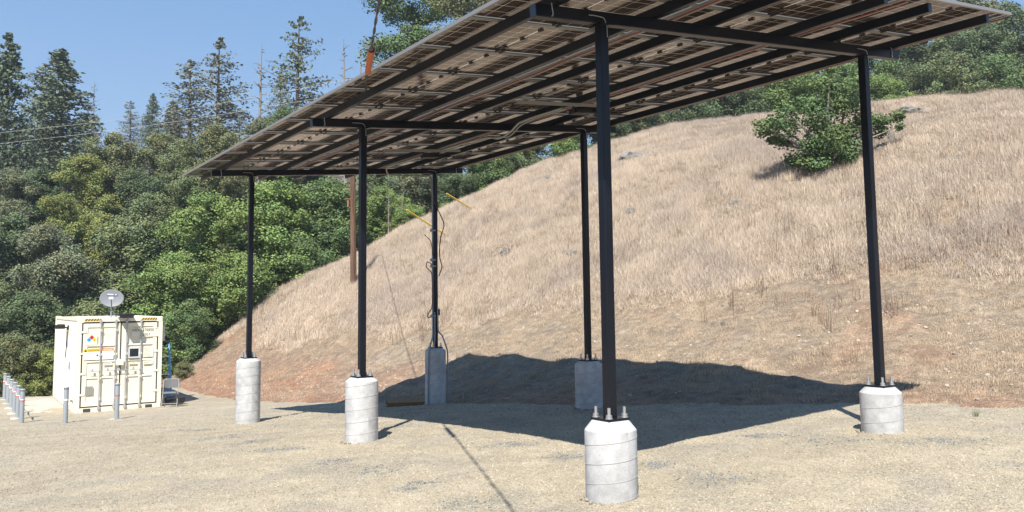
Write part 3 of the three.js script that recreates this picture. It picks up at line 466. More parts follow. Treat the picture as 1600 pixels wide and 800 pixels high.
// ------------------------------------------------------------------ chair, ladder, hose beside the container
{
  const p = toC(2.52, 0, .95), gy = groundY(p.x, p.z);
  const ch = thing('folding_chair', 'grey metal folding chair beside the container doors', 'chair', null, V3(p.x, gy, p.z), .25);
  const tb = std([.22, .22, .23], .45, .5), pan = std([.20, .205, .21], .5, .4);
  const w = .22; for (const s of [-1, 1]) {
    mesh('leg', tube([[s * w, 0, .20], [s * w, .42, -.02], [s * w, .80, -.20], [s * w * .92, .84, -.215]], .013, 8, 24), tb, ch);
    mesh('leg', tube([[s * (w - .03), 0, -.24], [s * (w - .03), .22, -.06], [s * (w - .03), .44, .12]], .012, 8, 18), tb, ch);
  }
  mesh('stretcher', merge([rod(V3(-w, .12, .14), V3(w, .12, .14), .010), rod(V3(-w + .03, .10, -.16), V3(w - .03, .10, -.16), .010), rod(V3(-w * .92, .84, -.215), V3(w * .92, .84, -.215), .013)]), tb, ch);
  mesh('seat', rbox(.40, .028, .40, .012, 0, .45, .02), pan, ch);
  const bk = new THREE.CylinderGeometry(.5, .5, .24, 16, 1, true, -.43, .86); pan.side = THREE.DoubleSide; bk.translate(0, 0, -.5); bk.rotateX(0); bk.rotateY(Math.PI); bk.translate(0, .70, -.20); mesh('backrest', bk, pan, ch);
  const q = toC(2.62, 0, -1.9), ly = groundY(q.x, q.z);
  const ld = thing('step_ladder', 'blue fibreglass step ladder with pale rungs against the container wall', 'ladder', null, V3(q.x, ly, q.z), CYAW - .1);
  const blue = std([.10, .40, .72], .45), rung = std([.66, .67, .67], .4, .5), LH = 1.98;
  for (const s of [-1, 1]) { mesh('rail', rod(V3(.26 + s * .27, 0, .12), V3(.26 + s * .20, LH, -.3), .032, 4), blue, ld); mesh('rear_rail', rod(V3(.26 + s * .27, 0, -.85), V3(.26 + s * .20, LH - .06, -.36), .02, 4), blue, ld); }
  for (let i = 1; i <= 6; i++) { const t = i / 6.6; mesh('rung', box(.52 - .13 * t, .03, .075, .26, LH * t, .12 - .42 * t), rung, ld); }
  mesh('top_cap', rbox(.46, .06, .2, .01, .26, LH + .02, -.33), blackPlastic, ld);
  const hpt = toC(2.95, 0, -.35), hy = groundY(hpt.x, hpt.z), hs = thing('hose_coil', 'dark hose coil lying in the shade by the folding chair', 'hose', null, V3(hpt.x, hy, hpt.z));
  const hp = []; for (let i = 0; i < 90; i++) { const a = i * .33, r = .26 + .05 * Math.sin(i * .7); hp.push(V3(Math.cos(a) * r, .03 + i * .0022, Math.sin(a) * r)); } mesh('coil', new THREE.TubeGeometry(new THREE.CatmullRomCurve3(hp), 400, .016, 6), rubber, hs);
}
// ------------------------------------------------------------------ wooden pallet by the shaded pier
{
  const woodTex = tex(256, 256, (u, v) => { const n = fbm(u * 3, v * 40, 131, 4), m = vnoise(u * 40, v * 160, 133); const t = .62 + .3 * (n - .5) + .1 * (m - .5); return [t, t * .82, t * .55]; });
  const wood = std([.62, .55, .47], .85, 0, { map: woodTex }), p = onGround(640, 632.5);
  const pl = thing('wooden_pallet', 'low wooden pallet lying against the tall pier with pipes', 'pallet', null, V3(p.x, groundY(p.x, p.z) - .005, p.z), .18);
  for (const z of [-.42, 0, .45]) mesh('runner', box(1.04, .12, .04, 0, .055, z), wood, pl);
  for (let i = 0; i < 7; i++) mesh('plank', box(.143, .018, .84, -.44 + i * .147, .105, -.01), wood, pl);
}

// ------------------------------------------------------------------ utility pole, guy wires, cables
{
  const barkTex = tex(256, 512, (u, v) => { const n = fbm(u * 26, v * 5, 141, 4), m = fbm(u * 60, v * 30, 143, 3); const t = .55 + .5 * (n - .5) + .3 * (m - .5); return [t, t * .78, t * .64]; });
  const poleWood = std([.52, .50, .47], .95, 0, { map: barkTex, bumpMap: barkTex, bumpScale: .02 });
  const b = onGround(551, 450), d = b.clone().sub(EYE).dot(FWD), topH = at(556, 205, d).y - b.y, rr = 5.0 / FOCAL * d;
  const pole = thing('utility_pole', 'brown wooden utility pole standing at the lower edge of the grassy hill', 'utility pole', null, b);
  mesh('shaft', cyl(rr, rr * .82, topH + .6, 14, 0, topH / 2 - .3, 0, 0, 0, .012), poleWood, pole);
  mesh('step_bracket', merge([box(.34, .03, .03, -.2, topH * .64, .05), box(.3, .03, .03, -.18, topH * .575, .05), box(.06, .3, .06, -.22, topH * .545, .02)]), std([.30, .13, .08], .7), pole);
  const yellow = std([.72, .50, .04], .5), wire = std([.45, .46, .46], .5, .5);
  const guys = [[[632, 335], [697, 366], 'yellow guarded guy wire running from the pole to low on the hill'], [[693, 287], [745, 330], 'yellow guarded guy wire reaching higher up the hillside grass']];
  guys.forEach(([a, e, lab], i) => {
    const an = onGround(...e), da = an.clone().sub(EYE).dot(FWD), g = thing('guy_wire', lab, 'guy wire', 'guy wires of the utility pole', an);
    const tp = V3(b.x, b.y + topH * (i ? .97 : .72), b.z).sub(an);
    const dl = at(a[0], a[1], lerp(da, d, i ? .15 : .42)).sub(an), k = Math.min(.8, dl.length() / tp.length());
    const gd = tp.clone().multiplyScalar(k);
    mesh('strand', rod(V3(0, -.1, 0), tp, .007, 5), wire, g); mesh('yellow_guard', rod(V3(0, -.03, 0), gd, .034, 8), yellow, g);
  });
  // twisted service cable over the roof edge, with its orange sleeve
  const P0 = at(574, 117, 9.45), P1 = V3(.30, 3.70, .0), P2 = V3(2.8, 4.9, 12), T = V3(b.x, b.y + topH - .15, b.z), M = V3(lerp(P0.x, T.x, .5), 6.3, lerp(P0.z, T.z, .5));
  const cab = thing('overhead_cable', 'twisted dark overhead cable with an orange sleeve coming down to the roof edge', 'cable', null, P0);
  const curve = new THREE.CatmullRomCurve3([P2, P1, P0.clone().lerp(P1, .55), P0.clone().lerp(P1, .12), P0, P0.clone().lerp(M, .12), M, T].map(p => p.clone().sub(P0)), false, 'catmullrom', .5);
  for (const ph of [0, 3.14]) { const hp = []; const n = 1100, Fr = V3(0, 1, 0); for (let i = 0; i <= n; i++) { const t = i / n, c = curve.getPoint(t), tg = curve.getTangent(t), sd = tg.clone().cross(Fr).normalize(), up = sd.clone().cross(tg).normalize(), a = i * .24 + ph; hp.push(c.addScaledVector(sd, Math.cos(a) * .007).addScaledVector(up, Math.sin(a) * .007)); } mesh('strand', new THREE.TubeGeometry(new THREE.CatmullRomCurve3(hp), 2400, .0075, 5), ph ? std([.05, .05, .055], .6) : std([.10, .095, .10], .6), cab); }
  const A = V3(-1.42, 4.545, -8.75).sub(P0), B2 = V3(-1.52, 4.61, -9.42).sub(P0);
  { let best = 0; const f = z => { let lo = 0, hi = 1; for (let i = 0; i < 40; i++) { const m = (lo + hi) / 2; (curve.getPoint(m).z + P0.z > z) ? lo = m : hi = m; } return curve.getPoint(lo); }; const q = [.13, .09, .055, .02].map(t => f(lerp(P0.z, P1.z, t))); mesh('orange_sleeve', tube(q, .034, 10, 24), std([.50, .12, .035], .6), cab); mesh('sleeve_clamp', rod(q[0], q[0].clone().add(V3(-.02, -.005, .1)), .022, 8), std([.12, .12, .12], .5), cab); }
  // two thin lines across the trees
  const lines = [[[-60, 216, 62], [0, 207.5, 61], [175, 188, 58], [350, 160.5, 54], [560, 122, 47]], [[-60, 232, 62], [0, 224.5, 61], [175, 204, 58], [345, 179, 54], [560, 143, 47]]];
  const labs = ['upper thin pale power line crossing in front of the trees', 'lower thin pale power line crossing in front of the trees'];
  lines.forEach((l, i) => { const q = l.map(a => at(...a)); const t = thing('power_line', labs[i], 'power line', 'power lines before the forest', q[0].clone()); mesh('line', new THREE.TubeGeometry(new THREE.CatmullRomCurve3(q.map(p => p.clone().sub(q[0]))), 60, .0105, 5), std([.50, .49, .45], .6), t); });
}

// ------------------------------------------------------------------ trees
class Leaves {
  constructor() { this.P = []; this.C = []; }
  leaf(x, y, z, nx, ny, nz, s, asp, r, t) {
    // a rhombus with a slight fold
    let ax = ny * .3 - nz * .9 + r() - .5, ay = nz * .2 - nx * .3 + r() - .5, az = nx * .9 - ny * .2 + r() - .5; const dt = ax * nx + ay * ny + az * nz; ax -= dt * nx; ay -= dt * ny; az -= dt * nz; let l = Math.hypot(ax, ay, az) || 1; ax /= l; ay /= l; az /= l;
    const bx = ny * az - nz * ay, by = nz * ax - nx * az, bz = nx * ay - ny * ax, h = s * .5, w = h * asp;
    const p = [x - ax * h, y - ay * h, z - az * h], q = [x + bx * w, y + by * w, z + bz * w], u = [x + ax * h, y + ay * h, z + az * h], v = [x - bx * w, y - by * w, z - bz * w];
    this.P.push(...p, ...q, ...u, ...p, ...u, ...v); for (let i = 0; i < 6; i++) this.C.push(t[0], t[1], t[2]);
  }
  geo() { const g = new THREE.BufferGeometry(); g.setAttribute('position', new THREE.Float32BufferAttribute(this.P, 3)); g.setAttribute('color', new THREE.Float32BufferAttribute(this.C, 3)); g.computeVertexNormals(); return g; }
}
function rdir(r) { const z = r() * 2 - 1, a = r() * 6.283, q = Math.sqrt(1 - z * z); return [q * Math.cos(a), z, q * Math.sin(a)]; }
// broad crown in unit size: radius 1, foot at y=0, top near y=ht
function broadleaf(seed, { list = null, clumps = 44, leaves = 300, ls = .07, ht = 1.7, low = .25, cr = [.2, .36], trunkH = .4, open = 0 } = {}) {
  const r = mulberry(seed), L = new Leaves(), W = [], cs = [];
  const lob = [r() * 6, r() * 6, r() * 6];
  for (let k = 0; k < clumps; k++) {
    const d = rdir(r), a = Math.atan2(d[2], d[0]); const rr = Math.pow(r(), .4) * (1 + .2 * Math.sin(a * 2 + lob[0]) + .18 * Math.sin(a * 3 + lob[1])) * (.66 + .3 * r());
    const y = low + (ht - low) * (.5 + .5 * d[1] * Math.pow(r(), .25) * .86), sh = d[1] < 0 ? .95 : 1 - .25 * d[1];
    cs.push([d[0] * rr * sh, y, d[2] * rr * sh, cr[0] + r() * (cr[1] - cr[0])]);
  }
  if (list) { cs.length = 0; cs.push(...list(r)); }
  for (const c of cs) {
    const tone = .78 + .44 * r(), hue = (r() - .5) * .22; const n = Math.round(leaves * Math.pow(c[3] / .28, 1.6) * (1 - open * r()));
    for (let i = 0; i < n; i++) {
      const d = rdir(r), q = Math.pow(r(), .42) * c[3] * (.8 + .35 * r()), x = c[0] + d[0] * q, y = c[1] + d[1] * q * .72, z = c[2] + d[2] * q; if (y < .01) continue;
      const e = rdir(r); let nx = d[0] * .7 + e[0] * .7, ny = d[1] * .5 + e[1] * .7 + .35, nz = d[2] * .7 + e[2] * .7; const l = Math.hypot(nx, ny, nz) || 1;
      const t = tone * (.72 + .56 * r()); L.leaf(x, y, z, nx / l, ny / l, nz / l, ls * (.6 + .8 * r()), .62, r, [t * (1 + hue), t, t * (1 - hue * .5)]);
    }
  }
  const base = V3(0, -.12, 0), fork = V3((r() - .5) * .1, trunkH * .6, (r() - .5) * .1); W.push(taperRod(base, fork, .085, .062, 8));
  cs.forEach((c, i) => { if (i % 2) return; const e = V3(c[0], c[1], c[2]), m = fork.clone().lerp(e, .5).add(V3((r() - .5) * .12, .06, (r() - .5) * .12)); W.push(taperRod(fork, m, .034, .02, 5), taperRod(m, e, .02, .006, 5)); });
  return { crown: L.geo(), wood: merge(W) };
}
// fir or pine: unit height 1
function conifer(seed, { rad = .2, whorls = 30, per = 6, ls = .03, from = .12, droop = .25, sparse = .1, dens = 26, taperPow = .8, flat = .4, ragged = .35 } = {}) {
  const r = mulberry(seed), L = new Leaves(), W = []; const bend = (r() - .5) * .03;
  const tp = y => V3(bend * y * y, y, -bend * .5 * y * y);
  for (let i = 0; i < 8; i++) W.push(taperRod(tp(i / 8 - (i ? 0 : .03)), tp((i + 1) / 8), .017 * (1 - i / 8) + .002, .017 * (1 - (i + 1) / 8) + .0015, 7));
  for (let k = 0; k < whorls; k++) {
    const f = k / (whorls - 1), y = from + (1 - from) * f * .985, R = rad * Math.pow(1 - f, taperPow) * (1 - Math.pow(1 - f, 8) * .4) + .012;
    for (let b = 0; b < per; b++) {
      if (r() < sparse) continue; const a = r() * 6.283, len = R * (1 - ragged + ragged * 1.6 * r()), s = tp(y + (r() - .5) * .02), up = lerp(.35, -droop, 1 - f) + (r() - .5) * .25;
      const e = s.clone().add(V3(Math.cos(a) * len, up * len, Math.sin(a) * len)); W.push(taperRod(s, e, .0035 * (1 - f) + .0012, .0008, 4));
      const n = Math.ceil(dens * (len / rad + .15)), tone = .75 + .5 * r();
      for (let i = 0; i < n; i++) {
        const t = .22 + .78 * Math.pow(r(), .7), q = s.clone().lerp(e, t), sp = len * .28 * (1.15 - t * .5) + .006, d = rdir(r); const nn = rdir(r), ny = nn[1] * .6 + .6, l = Math.hypot(nn[0], ny, nn[2]);
        const tt = tone * (.7 + .6 * r()); L.leaf(q.x + d[0] * sp, q.y + d[1] * sp * flat - .1 * sp, q.z + d[2] * sp, nn[0] / l, ny / l, nn[2] / l, ls * (.6 + .8 * r()), .5, r, [tt, tt, tt]);
      }
    }
  }
  return { crown: L.geo(), wood: merge(W) };
}
function snagGeo(seed) {
  const r = mulberry(seed), W = []; const lean = (r() - .5) * .05, tp = y => V3(lean * y, y, lean * .5 * y * y);
  for (let i = 0; i < 6; i++) W.push(taperRod(tp(i / 6 - (i ? 0 : .03)), tp((i + 1) / 6), .014 * (1 - i / 6) + .002, .014 * (1 - (i + 1) / 6) + .0012, 6));
  for (let k = 0; k < 46; k++) { const y = .3 + .68 * r(), s = tp(y), a = r() * 6.283, l = .13 * (1.15 - y) * (.4 + r()), m = s.clone().add(V3(Math.cos(a) * l * .6, l * (.5 * r() - .1), Math.sin(a) * l * .6)), e = m.clone().add(V3(Math.cos(a + .5) * l * .5, l * (r() - .2) * .6, Math.sin(a + .5) * l * .5)); W.push(taperRod(s, m, .003, .0018, 4), taperRod(m, e, .0018, .0006, 4)); if (r() < .6) W.push(taperRod(m, m.clone().add(V3((r() - .5) * l, (r() - .2) * l * .6, (r() - .5) * l)), .0014, .0005, 3)); }
  return merge(W);
}
const leafMat = (r, g, b) => new THREE.MeshStandardMaterial({ color: rgb(r, g, b), roughness: .75, side: THREE.DoubleSide, vertexColors: true });
const LM = { bright: leafMat(.165, .235, .065), oak: leafMat(.145, .18, .075), grey: leafMat(.155, .175, .095), yellow: leafMat(.215, .245, .068), olive: leafMat(.17, .185, .08), dark: leafMat(.10, .14, .06), fir: leafMat(.10, .135, .075), firGrey: leafMat(.145, .16, .105), pine: leafMat(.125, .155, .075), deep: leafMat(.115, .175, .06) };
const bark = std([.11, .085, .065], .95), barkGrey = std([.24, .215, .19], .95);
const BL = [0, 1, 2, 3, 4].map(i => broadleaf(300 + i * 7, { clumps: 64, leaves: 400, ls: .054, ht: 1.7, low: .1, trunkH: .3, open: .35, cr: [.12, .36] }));
const OK = [0, 1, 2].map(i => broadleaf(500 + i * 7, { clumps: 56, leaves: 400, ls: .049, ht: 1.6, low: .3, trunkH: .6, open: .4, cr: [.12, .32] }));
const FI = [0, 1, 2].map(i => conifer(700 + i * 7, { rad: .2 + .02 * i, whorls: 44, per: 8, ls: .0185, dens: 50, taperPow: .75, flat: .5, ragged: .45 }));
const FS = [0, 1, 2].map(i => conifer(800 + i * 7, { rad: .20, whorls: 30, per: 6, ls: .0165, dens: 44, sparse: .25, from: .2, taperPow: .55, ragged: .65, flat: .45, droop: .05 }));
const SN = [0, 1].map(i => snagGeo(950 + i * 3));
let tk = 0;
function plant(name, label, category, group, kind, px, depth, topPx, halfPx, mat, wood = bark, variant) {
  const set = { b: BL, o: OK, f: FI, s: FS }[kind], q = at(px, 400, depth), gy = H(q.x, q.z) - .25, p = V3(q.x, gy, q.z), hgt = at(px, topPx, depth).y - gy, rad = halfPx / FOCAL * depth; tk++;
  const t = thing(name, label, category, group, p, tk * 2.399);
  if (kind === 'snag') { const m = mesh('trunk', SN[tk % 2], barkGrey, t); m.scale.set(hgt, hgt, hgt); return t; }
  const v = set[(variant ?? tk) % set.length]; let sx, sy;
  if (kind === 'f' || kind === 's') { sy = hgt; sx = rad / .2; } else { sy = hgt / 1.62; sx = rad; }
  if (kind === 'f' || kind === 's') { const w = mesh('trunk', v.wood, wood, t), c = mesh('crown', v.crown, mat, t); w.scale.set(sx, sy, sx); c.scale.set(sx, sy, sx); return t; }
  // crowns keep their natural proportions: a tall tree carries several tiers of foliage on one trunk
  const one = 1.15 * rad, n = Math.max(1, Math.min(6, Math.ceil(hgt / one - .45))), cy = n === 1 ? Math.min(sy, rad * 1.3) : rad * .95, gap = n > 1 ? (hgt - 1.62 * cy) / (n - 1) : 0, r = mulberry(tk * 31);
  const lift = n === 1 ? Math.max(0, hgt - 1.62 * cy) : 0;
  if (hgt > one * 1.05) mesh('trunk', taperRod(V3(0, -.3, 0), V3(0, hgt - cy * 1.2, 0), rad * .1, rad * .06, 8), wood, t); else { const w = mesh('trunk', v.wood, wood, t); w.scale.set(sx, cy, sx); w.position.y = lift; }
  for (let i = 0; i < n; i++) { const c = mesh('crown', set[(tk + i * 2) % set.length].crown, mat, t); const q = i === n - 1 ? 1 : 1.05; c.scale.set(sx * q, cy, sx * q); c.rotation.y = i * 2.1; c.position.set((r() - .5) * rad * .5 * (i < n - 1), i * gap + lift, (r() - .5) * rad * .5 * (i < n - 1)); }
  return t;
}
{
  const gB = 'broadleaf trees of the ravine behind the container', gF = 'firs on the wooded skyline', gS = 'dead trees on the wooded skyline', gR = 'oaks along the top of the grassy hill';
  // [kind, px, depth, topPx, halfPx, mat, label]
  const near = [
    [330, 43, 300, 66, 'bright', 'bright green bushy tree between the container and the first posts'], [432, 45, 282, 72, 'bright', 'tall bright green bushy tree at the foot of the hill behind the canopy posts'], [512, 47, 278, 62, 'deep', 'deep green bushy tree directly behind the wooden utility pole'],
    [262, 40, 400, 62, 'bright', 'bright green bush rising right behind the container roof'], [372, 41, 395, 62, 'bright', 'bright green shrub at the lower edge of the straw hill'], [470, 44, 372, 50, 'deep', 'deep green shrub at the hill edge beside the utility pole'], [300, 38.5, 470, 46, 'deep', 'low deep green shrub at the hill foot beside the container'],
    [205, 46, 335, 74, 'oak', 'wide grey green oak spreading above the container roof'], [105, 43, 385, 70, 'grey', 'round grey green oak behind the side wall of the container'], [150, 39, 470, 60, 'oak', 'oak shrub hidden half behind the container'], [52, 40, 455, 56, 'dark', 'dark green shrub beyond the bollard row'], [8, 41, 440, 50, 'oak', 'grey green shrub at the far end of the taped bollards'], [30, 36, 520, 42, 'olive', 'low olive shrub touching the taped bollard row'], [72, 36.5, 545, 36, 'yellow', 'low yellowish shrub at the rear corner of the container'],
    [20, 52, 335, 60, 'dark', 'dark green tree in the gully behind the bollards'], [70, 50, 350, 50, 'grey', 'greyish shrub beside a patch of red earth in the gully'], [545, 50, 300, 44, 'deep', 'dark green tree seen between the pole and a canopy post'], [285, 50, 330, 56, 'bright', 'bright green tree crown just above the first canopy posts shrubs'],
  ];
  for (const [px, d, top, half, m, lab] of near) plant('bushy_tree', lab, 'tree', gB, 'b', px, d, top, half, LM[m]);
  const mid = [
    [128, 60, 240, 46, 'yellow', 'yellow green tree standing out against the dark firs'], [92, 57, 300, 34, 'yellow', 'small yellow green tree below the tall dark fir'], [172, 64, 205, 48, 'olive', 'olive yellow tree below the thin power lines'], [215, 62, 262, 46, 'dark', 'dark green tree among yellow green neighbours'], [250, 66, 205, 44, 'olive', 'olive tree under the small distant firs'], [290, 64, 222, 42, 'oak', 'dull green tree under the grey firs'],
    [338, 63, 190, 46, 'olive', 'pale olive tree in front of the grey firs'], [375, 60, 220, 40, 'grey', 'greyish tree above the silver roof corner'], [412, 64, 180, 36, 'grey', 'thin greyish tree beside the tall dead snag'], [450, 62, 165, 44, 'deep', 'green tree at the foot of the tallest fir'], [484, 66, 160, 40, 'oak', 'dull green tree touching the silver roof edge'],
    [60, 62, 262, 46, 'dark', 'dark tree under the tall pointed fir'], [14, 60, 262, 42, 'grey', 'brown grey tree below the largest dark fir'], [300, 56, 262, 48, 'oak', 'dull oak above the bright green bushes'], [235, 55, 300, 46, 'oak', 'dull oak above the spreading grey green oak'], [150, 54, 330, 44, 'yellow', 'yellow green shrub above the grey green oaks'], [345, 54, 250, 44, 'olive', 'olive shrub beside the lowest roof corner'],
  ];
  for (const [px, d, top, half, m, lab] of mid) plant('leafy_tree', lab, 'tree', 'mid slope trees of the forest', 'b', px, d, top, half, LM[m]);
  const firs = [['f', 0, 66, 40, 60, 'fir', 'large dark narrow fir beside a tall pointed fir'], ['f', 88, 82, 66, 76, 'fir', 'tall dark pointed fir with dense drooping boughs'], ['s', 56, 86, 92, 56, 'firGrey', 'thinner grey fir crowding the tall pointed fir'], ['s', 292, 96, 84, 66, 'firGrey', 'broad grey green fir leaning on its taller neighbour'], ['s', 335, 92, 50, 66, 'firGrey', 'tall thin grey fir with open crown'], ['f', 232, 118, 140, 22, 'fir', 'small pointed dark fir on the skyline'], ['s', 198, 122, 152, 24, 'firGrey', 'small pale fir next to the small pointed dark one'], ['s', 460, 88, 14, 68, 'pine', 'tallest ragged fir rising beside the silver roof edge'], ['s', 436, 94, 105, 36, 'firGrey', 'lower fir standing before the tallest ragged fir'], ['s', 130, 100, 150, 34, 'firGrey', 'sparse fir beside the tall pointed fir'], ['f', 262, 104, 150, 36, 'firGrey', 'short dark fir beside the broad grey firs'], ['s', 372, 100, 165, 34, 'firGrey', 'short grey fir behind the tall dead snag']];
  for (const [k, px, d, top, half, m, lab] of firs) plant('fir_tree', lab, 'fir tree', gF, k, px, d, top, half, LM[m]);
  for (const [px, d, top, lab] of [[402, 90, 56, 'tall bare dead snag between the grey firs and the ragged fir'], [541, 78, 52, 'bare dead tree next to the orange cable sleeve'], [556, 84, 66, 'smaller bare dead tree just behind the orange cable sleeve'], [140, 96, 120, 'thin dead spar beside the tall pointed fir'], [607, 46, 285, 'grey dead branches standing at the hill edge beneath the roof'], [628, 46.5, 300, 'small grey dead branches by the low bright bush']]) plant('dead_tree', lab, 'dead tree', gS, 'snag', px, d, top, 20);
  // behind and above the roof
  plant('pine_tree', 'large dark pine with heavy boughs behind the roof edge beside the orange sleeve', 'pine tree', null, 'o', 648, 60, -70, 84, LM.deep, barkGrey, 1);
  plant('leafy_tree', 'sunlit olive tree beside the large pine above the roof edge', 'tree', null, 'o', 738, 56, -60, 70, LM.olive, bark, 0);
  for (const [px, d, top, half, m, lab] of [[600, 49, 290, 42, 'bright', 'bright green bush seen under the roof between two posts'], [640, 47, 318, 34, 'bright', 'low bright bush at the hill edge before the guy wires'], [655, 53, 255, 44, 'grey', 'grey branchy bush behind the post with pipes'], [715, 52, 262, 38, 'dark', 'dark bush beside the post that carries pipes and cables'], [765, 53, 215, 46, 'deep', 'dark green bush on the hill edge below the roof'], [700, 49, 315, 18, 'bright', 'small bright shrub beside the upper yellow guy guard'], [825, 55, 190, 44, 'oak', 'dull green bush on the hill edge under the roof eave'], [885, 56, 175, 40, 'bright', 'small green bush next to the shaded post top'], [945, 58, 150, 48, 'dark', 'dark low bush on the crest beyond the shaded post'], [1010, 60, 130, 46, 'oak', 'low oak bush on the crest under the roof edge'], [1075, 62, 105, 50, 'dark', 'dark oak on the crest under the roof edge']])
    plant('crest_bush', lab, 'bush', 'bushes along the edge of the hill', 'b', px, d, top, half, LM[m]);
  for (const [px, d, top, half, m, lab] of [[1135, 66, 95, 60, 'oak', 'oak on the hill crest hidden partly by the roof'], [1210, 66, 60, 66, 'bright', 'light green oak behind the lone hillside shrub'], [1290, 68, 20, 70, 'bright', 'tall light green oak behind the lone hillside shrub and post'], [1370, 66, 60, 56, 'deep', 'green oak showing past the roof corner post nearest the slope'], [1425, 76, 20, 60, 'dark', 'dark gnarled oak with sky showing through'], [1495, 64, 66, 60, 'oak', 'round dull green oak at the hill crest'], [1575, 64, 76, 60, 'deep', 'round deep green oak among the crest oaks'], [1540, 78, -30, 80, 'olive', 'taller olive oak rising behind the crest oaks'], [1620, 72, -10, 70, 'dark', 'dark oak rising behind the round deep green oak'], [1440, 84, -20, 70, 'grey', 'tall greyish oak behind the gnarled one']])
    plant('oak_tree', lab, 'oak tree', gR, 'o', px, d, top, half, LM[m], barkGrey);
  for (const [px, d, top, half, m, lab] of [[1165, 64, 105, 50, 'dark', 'dark undergrowth bush at the crest beneath the light green oaks'], [1250, 65, 90, 56, 'bright', 'light green bush at the crest behind the lone shrub'], [1330, 64, 92, 46, 'deep', 'green bush at the crest beside the tall corner post'], [1390, 62, 110, 40, 'bright', 'light green bush at the crest where the roof corner post passes'], [1465, 66, 105, 36, 'dark', 'dark bush below the gnarled oak with sky gaps'], [1530, 63, 100, 48, 'oak', 'dull green bush between two round crest oaks'], [1600, 62, 95, 50, 'deep', 'deep green bush at the end of the crest oaks'], [1560, 70, 30, 56, 'dark', 'dark bush high behind the round crest oaks'], [1495, 74, 30, 50, 'oak', 'dull bush high behind the gnarled oak']])
    plant('crest_bush', lab, 'bush', 'undergrowth below the crest oaks', 'b', px, d, top, half, LM[m]);
  // lone shrub oak on the slope, with larger leaves resolved
  const base = onGround(1290, 275), dd = base.clone().sub(EYE).dot(FWD), k = dd / FOCAL;
  const lobes = [[-88, 72, 18], [-72, 80, 22], [-58, 62, 20], [-80, 52, 11], [-45, 90, 20], [-20, 40, 32], [5, 30, 32], [-35, 22, 22], [25, 22, 22], [0, 55, 32], [-15, 8, 22], [18, 8, 20], [38, 45, 22], [-30, 105, 24], [0, 110, 26], [25, 95, 28], [45, 115, 22], [20, 130, 24], [-10, 135, 20], [55, 85, 20], [48, 138, 18], [75, 80, 17], [92, 78, 15], [108, 86, 12], [85, 62, 12], [66, 58, 14], [112, 72, 8], [-55, 112, 12], [-15, 75, 26], [30, 65, 26], [-98, 82, 9], [8, 152, 13]];
  const A = broadleaf(1501, { list: r => lobes.flatMap(([a, b, q]) => [0, 1].map(i => [(a + (r() - .5) * 12) / 100, (b + (r() - .5) * 12) / 100 + .02, (r() - .5) * Math.max(.3, 1.3 - Math.abs(a) / 100), q / 100 * (.75 + .4 * r())])), leaves: 640, ls: .043, trunkH: .25, open: .25 });
  const t = thing('oak_shrub', 'lone green oak shrub growing amid the straw slope', 'shrub', null, V3(base.x, groundY(base.x, base.z) - .05, base.z), -.15);
  const sw = mesh('trunk', A.wood, barkGrey, t), sc = mesh('crown', A.crown, leafMat(.10, .155, .05), t), sx = 100 * k, sy = 100 * k; sw.scale.set(sx, sy, sx); sc.scale.set(sx, sy, sx);
  const sh = onGround(286, 594); const t2 = thing('small_shrub', 'small yellow green shrub on red earth beside the blue ladder', 'shrub', null, V3(sh.x, groundY(sh.x, sh.z) - .05, sh.z), 2); for (const [n, g, m] of [['trunk', BL[1].wood, bark], ['crown', BL[1].crown, LM.olive]]) mesh(n, g, m, t2).scale.set(.42, .5, .42);
  // weeds in the gravel
  for (const [px, py, s, lab] of [[1524, 650, .055, 'tiny green weed sprouting alone in the open gravel'], [727, 630, .16, 'small green weed at the slope foot beside the piped pier']]) { const p = onGround(px, py), w = thing('weed', lab, 'weed', null, V3(p.x, groundY(p.x, p.z), p.z)); mesh('leaves', tuftGeo(16, s * 1.8, s * .7, .008, 31 + px), std([.15, .18, .09], .9, 0, { side: THREE.DoubleSide }), w); }
}
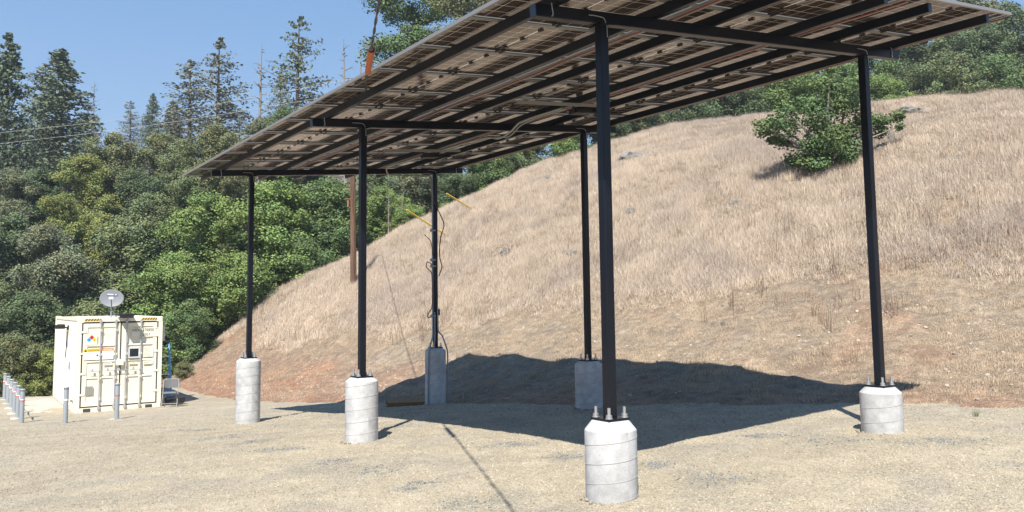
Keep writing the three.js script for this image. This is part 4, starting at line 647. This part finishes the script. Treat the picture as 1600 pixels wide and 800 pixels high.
// ------------------------------------------------------------------ rocks on the hill
{
  const rockMat = std([.42, .40, .37], .95, 0, { map: concTex, bumpMap: soilTex, bumpScale: .04 });
  const paleRock = std([.62, .55, .45], .95, 0, { map: concTex });
  const rock = (seed, n = 2) => { const g = new THREE.IcosahedronGeometry(1, n + 1), p = g.attributes.position; for (let i = 0; i < p.count; i++) { const x = p.getX(i), y = p.getY(i), z = p.getZ(i), q = 1 + .55 * (vnoise(x * 1.6 + seed, y * 1.6 + z * 1.3, seed) - .5) + .45 * (vnoise(x * 4 + seed, z * 4 - y * 3, seed + 5) - .5) + .25 * (vnoise(x * 9 + seed, z * 9 + y * 8, seed + 7) - .5); p.setXYZ(i, x * q, y * q, z * q); } const q2 = g.toNonIndexed ? (g.index ? g.toNonIndexed() : g) : g; q2.computeVertexNormals(); return q2; };
  const list = [[990, 255, 36, 12, 'flat grey rock outcrop in the grass between the near post and the crest'], [1040, 328, 16, 7, 'small pale rock alone in the middle grass'], [1425, 182, 42, 10, 'long flat grey outcrop near the crest oaks'], [1378, 244, 24, 11, 'dark grey rock pile beside the lone shrub'], [1340, 248, 32, 8, 'long low rock ledge behind the post by the lone shrub'], [1392, 222, 14, 10, 'small upright rock beside the lone shrub'], [1241, 272, 12, 9, 'small pale rock at the foot of the lone shrub'], [790, 395, 20, 8, 'low grey rock patch in the grass below the guy wires'], [985, 330, 20, 6, 'low grey rock beside the near post'], [1150, 325, 18, 7, 'small grey rock in the middle of the grass slope'], [1500, 256, 14, 8, 'small rock in open grass away from the lone shrub'], [274, 601, 10, 7, 'pale boulder on red earth behind the blue ladder'], [895, 398, 16, 6, 'low rock in the grass behind the shaded post'], [1130, 508, 8, 3, 'small stone in the stubble slope'], [855, 280, 14, 6, 'pale rock near the crest under the roof']];
  list.forEach(([px, py, w, h, lab], i) => { const p = onGround(px, py), d = p.clone().sub(EYE).dot(FWD) / FOCAL; const m = mesh('rock', rock(i * 3 + 1), px < 300 ? paleRock : rockMat, scene); tag(m, lab, 'rock', 'rocks on the hillside'); m.position.copy(p); m.position.y = groundY(p.x, p.z) + h * d * .45; m.scale.set(w * d * .6, h * d * .95, w * d * .45); m.rotation.y = .3 * i; });
}
scene.fog = new THREE.FogExp2(rgb(.72, .80, .92), .0005);
scene.traverse(o => { if (o.isMesh) { o.castShadow = true; o.receiveShadow = true; } });
renderer.render(scene, camera);
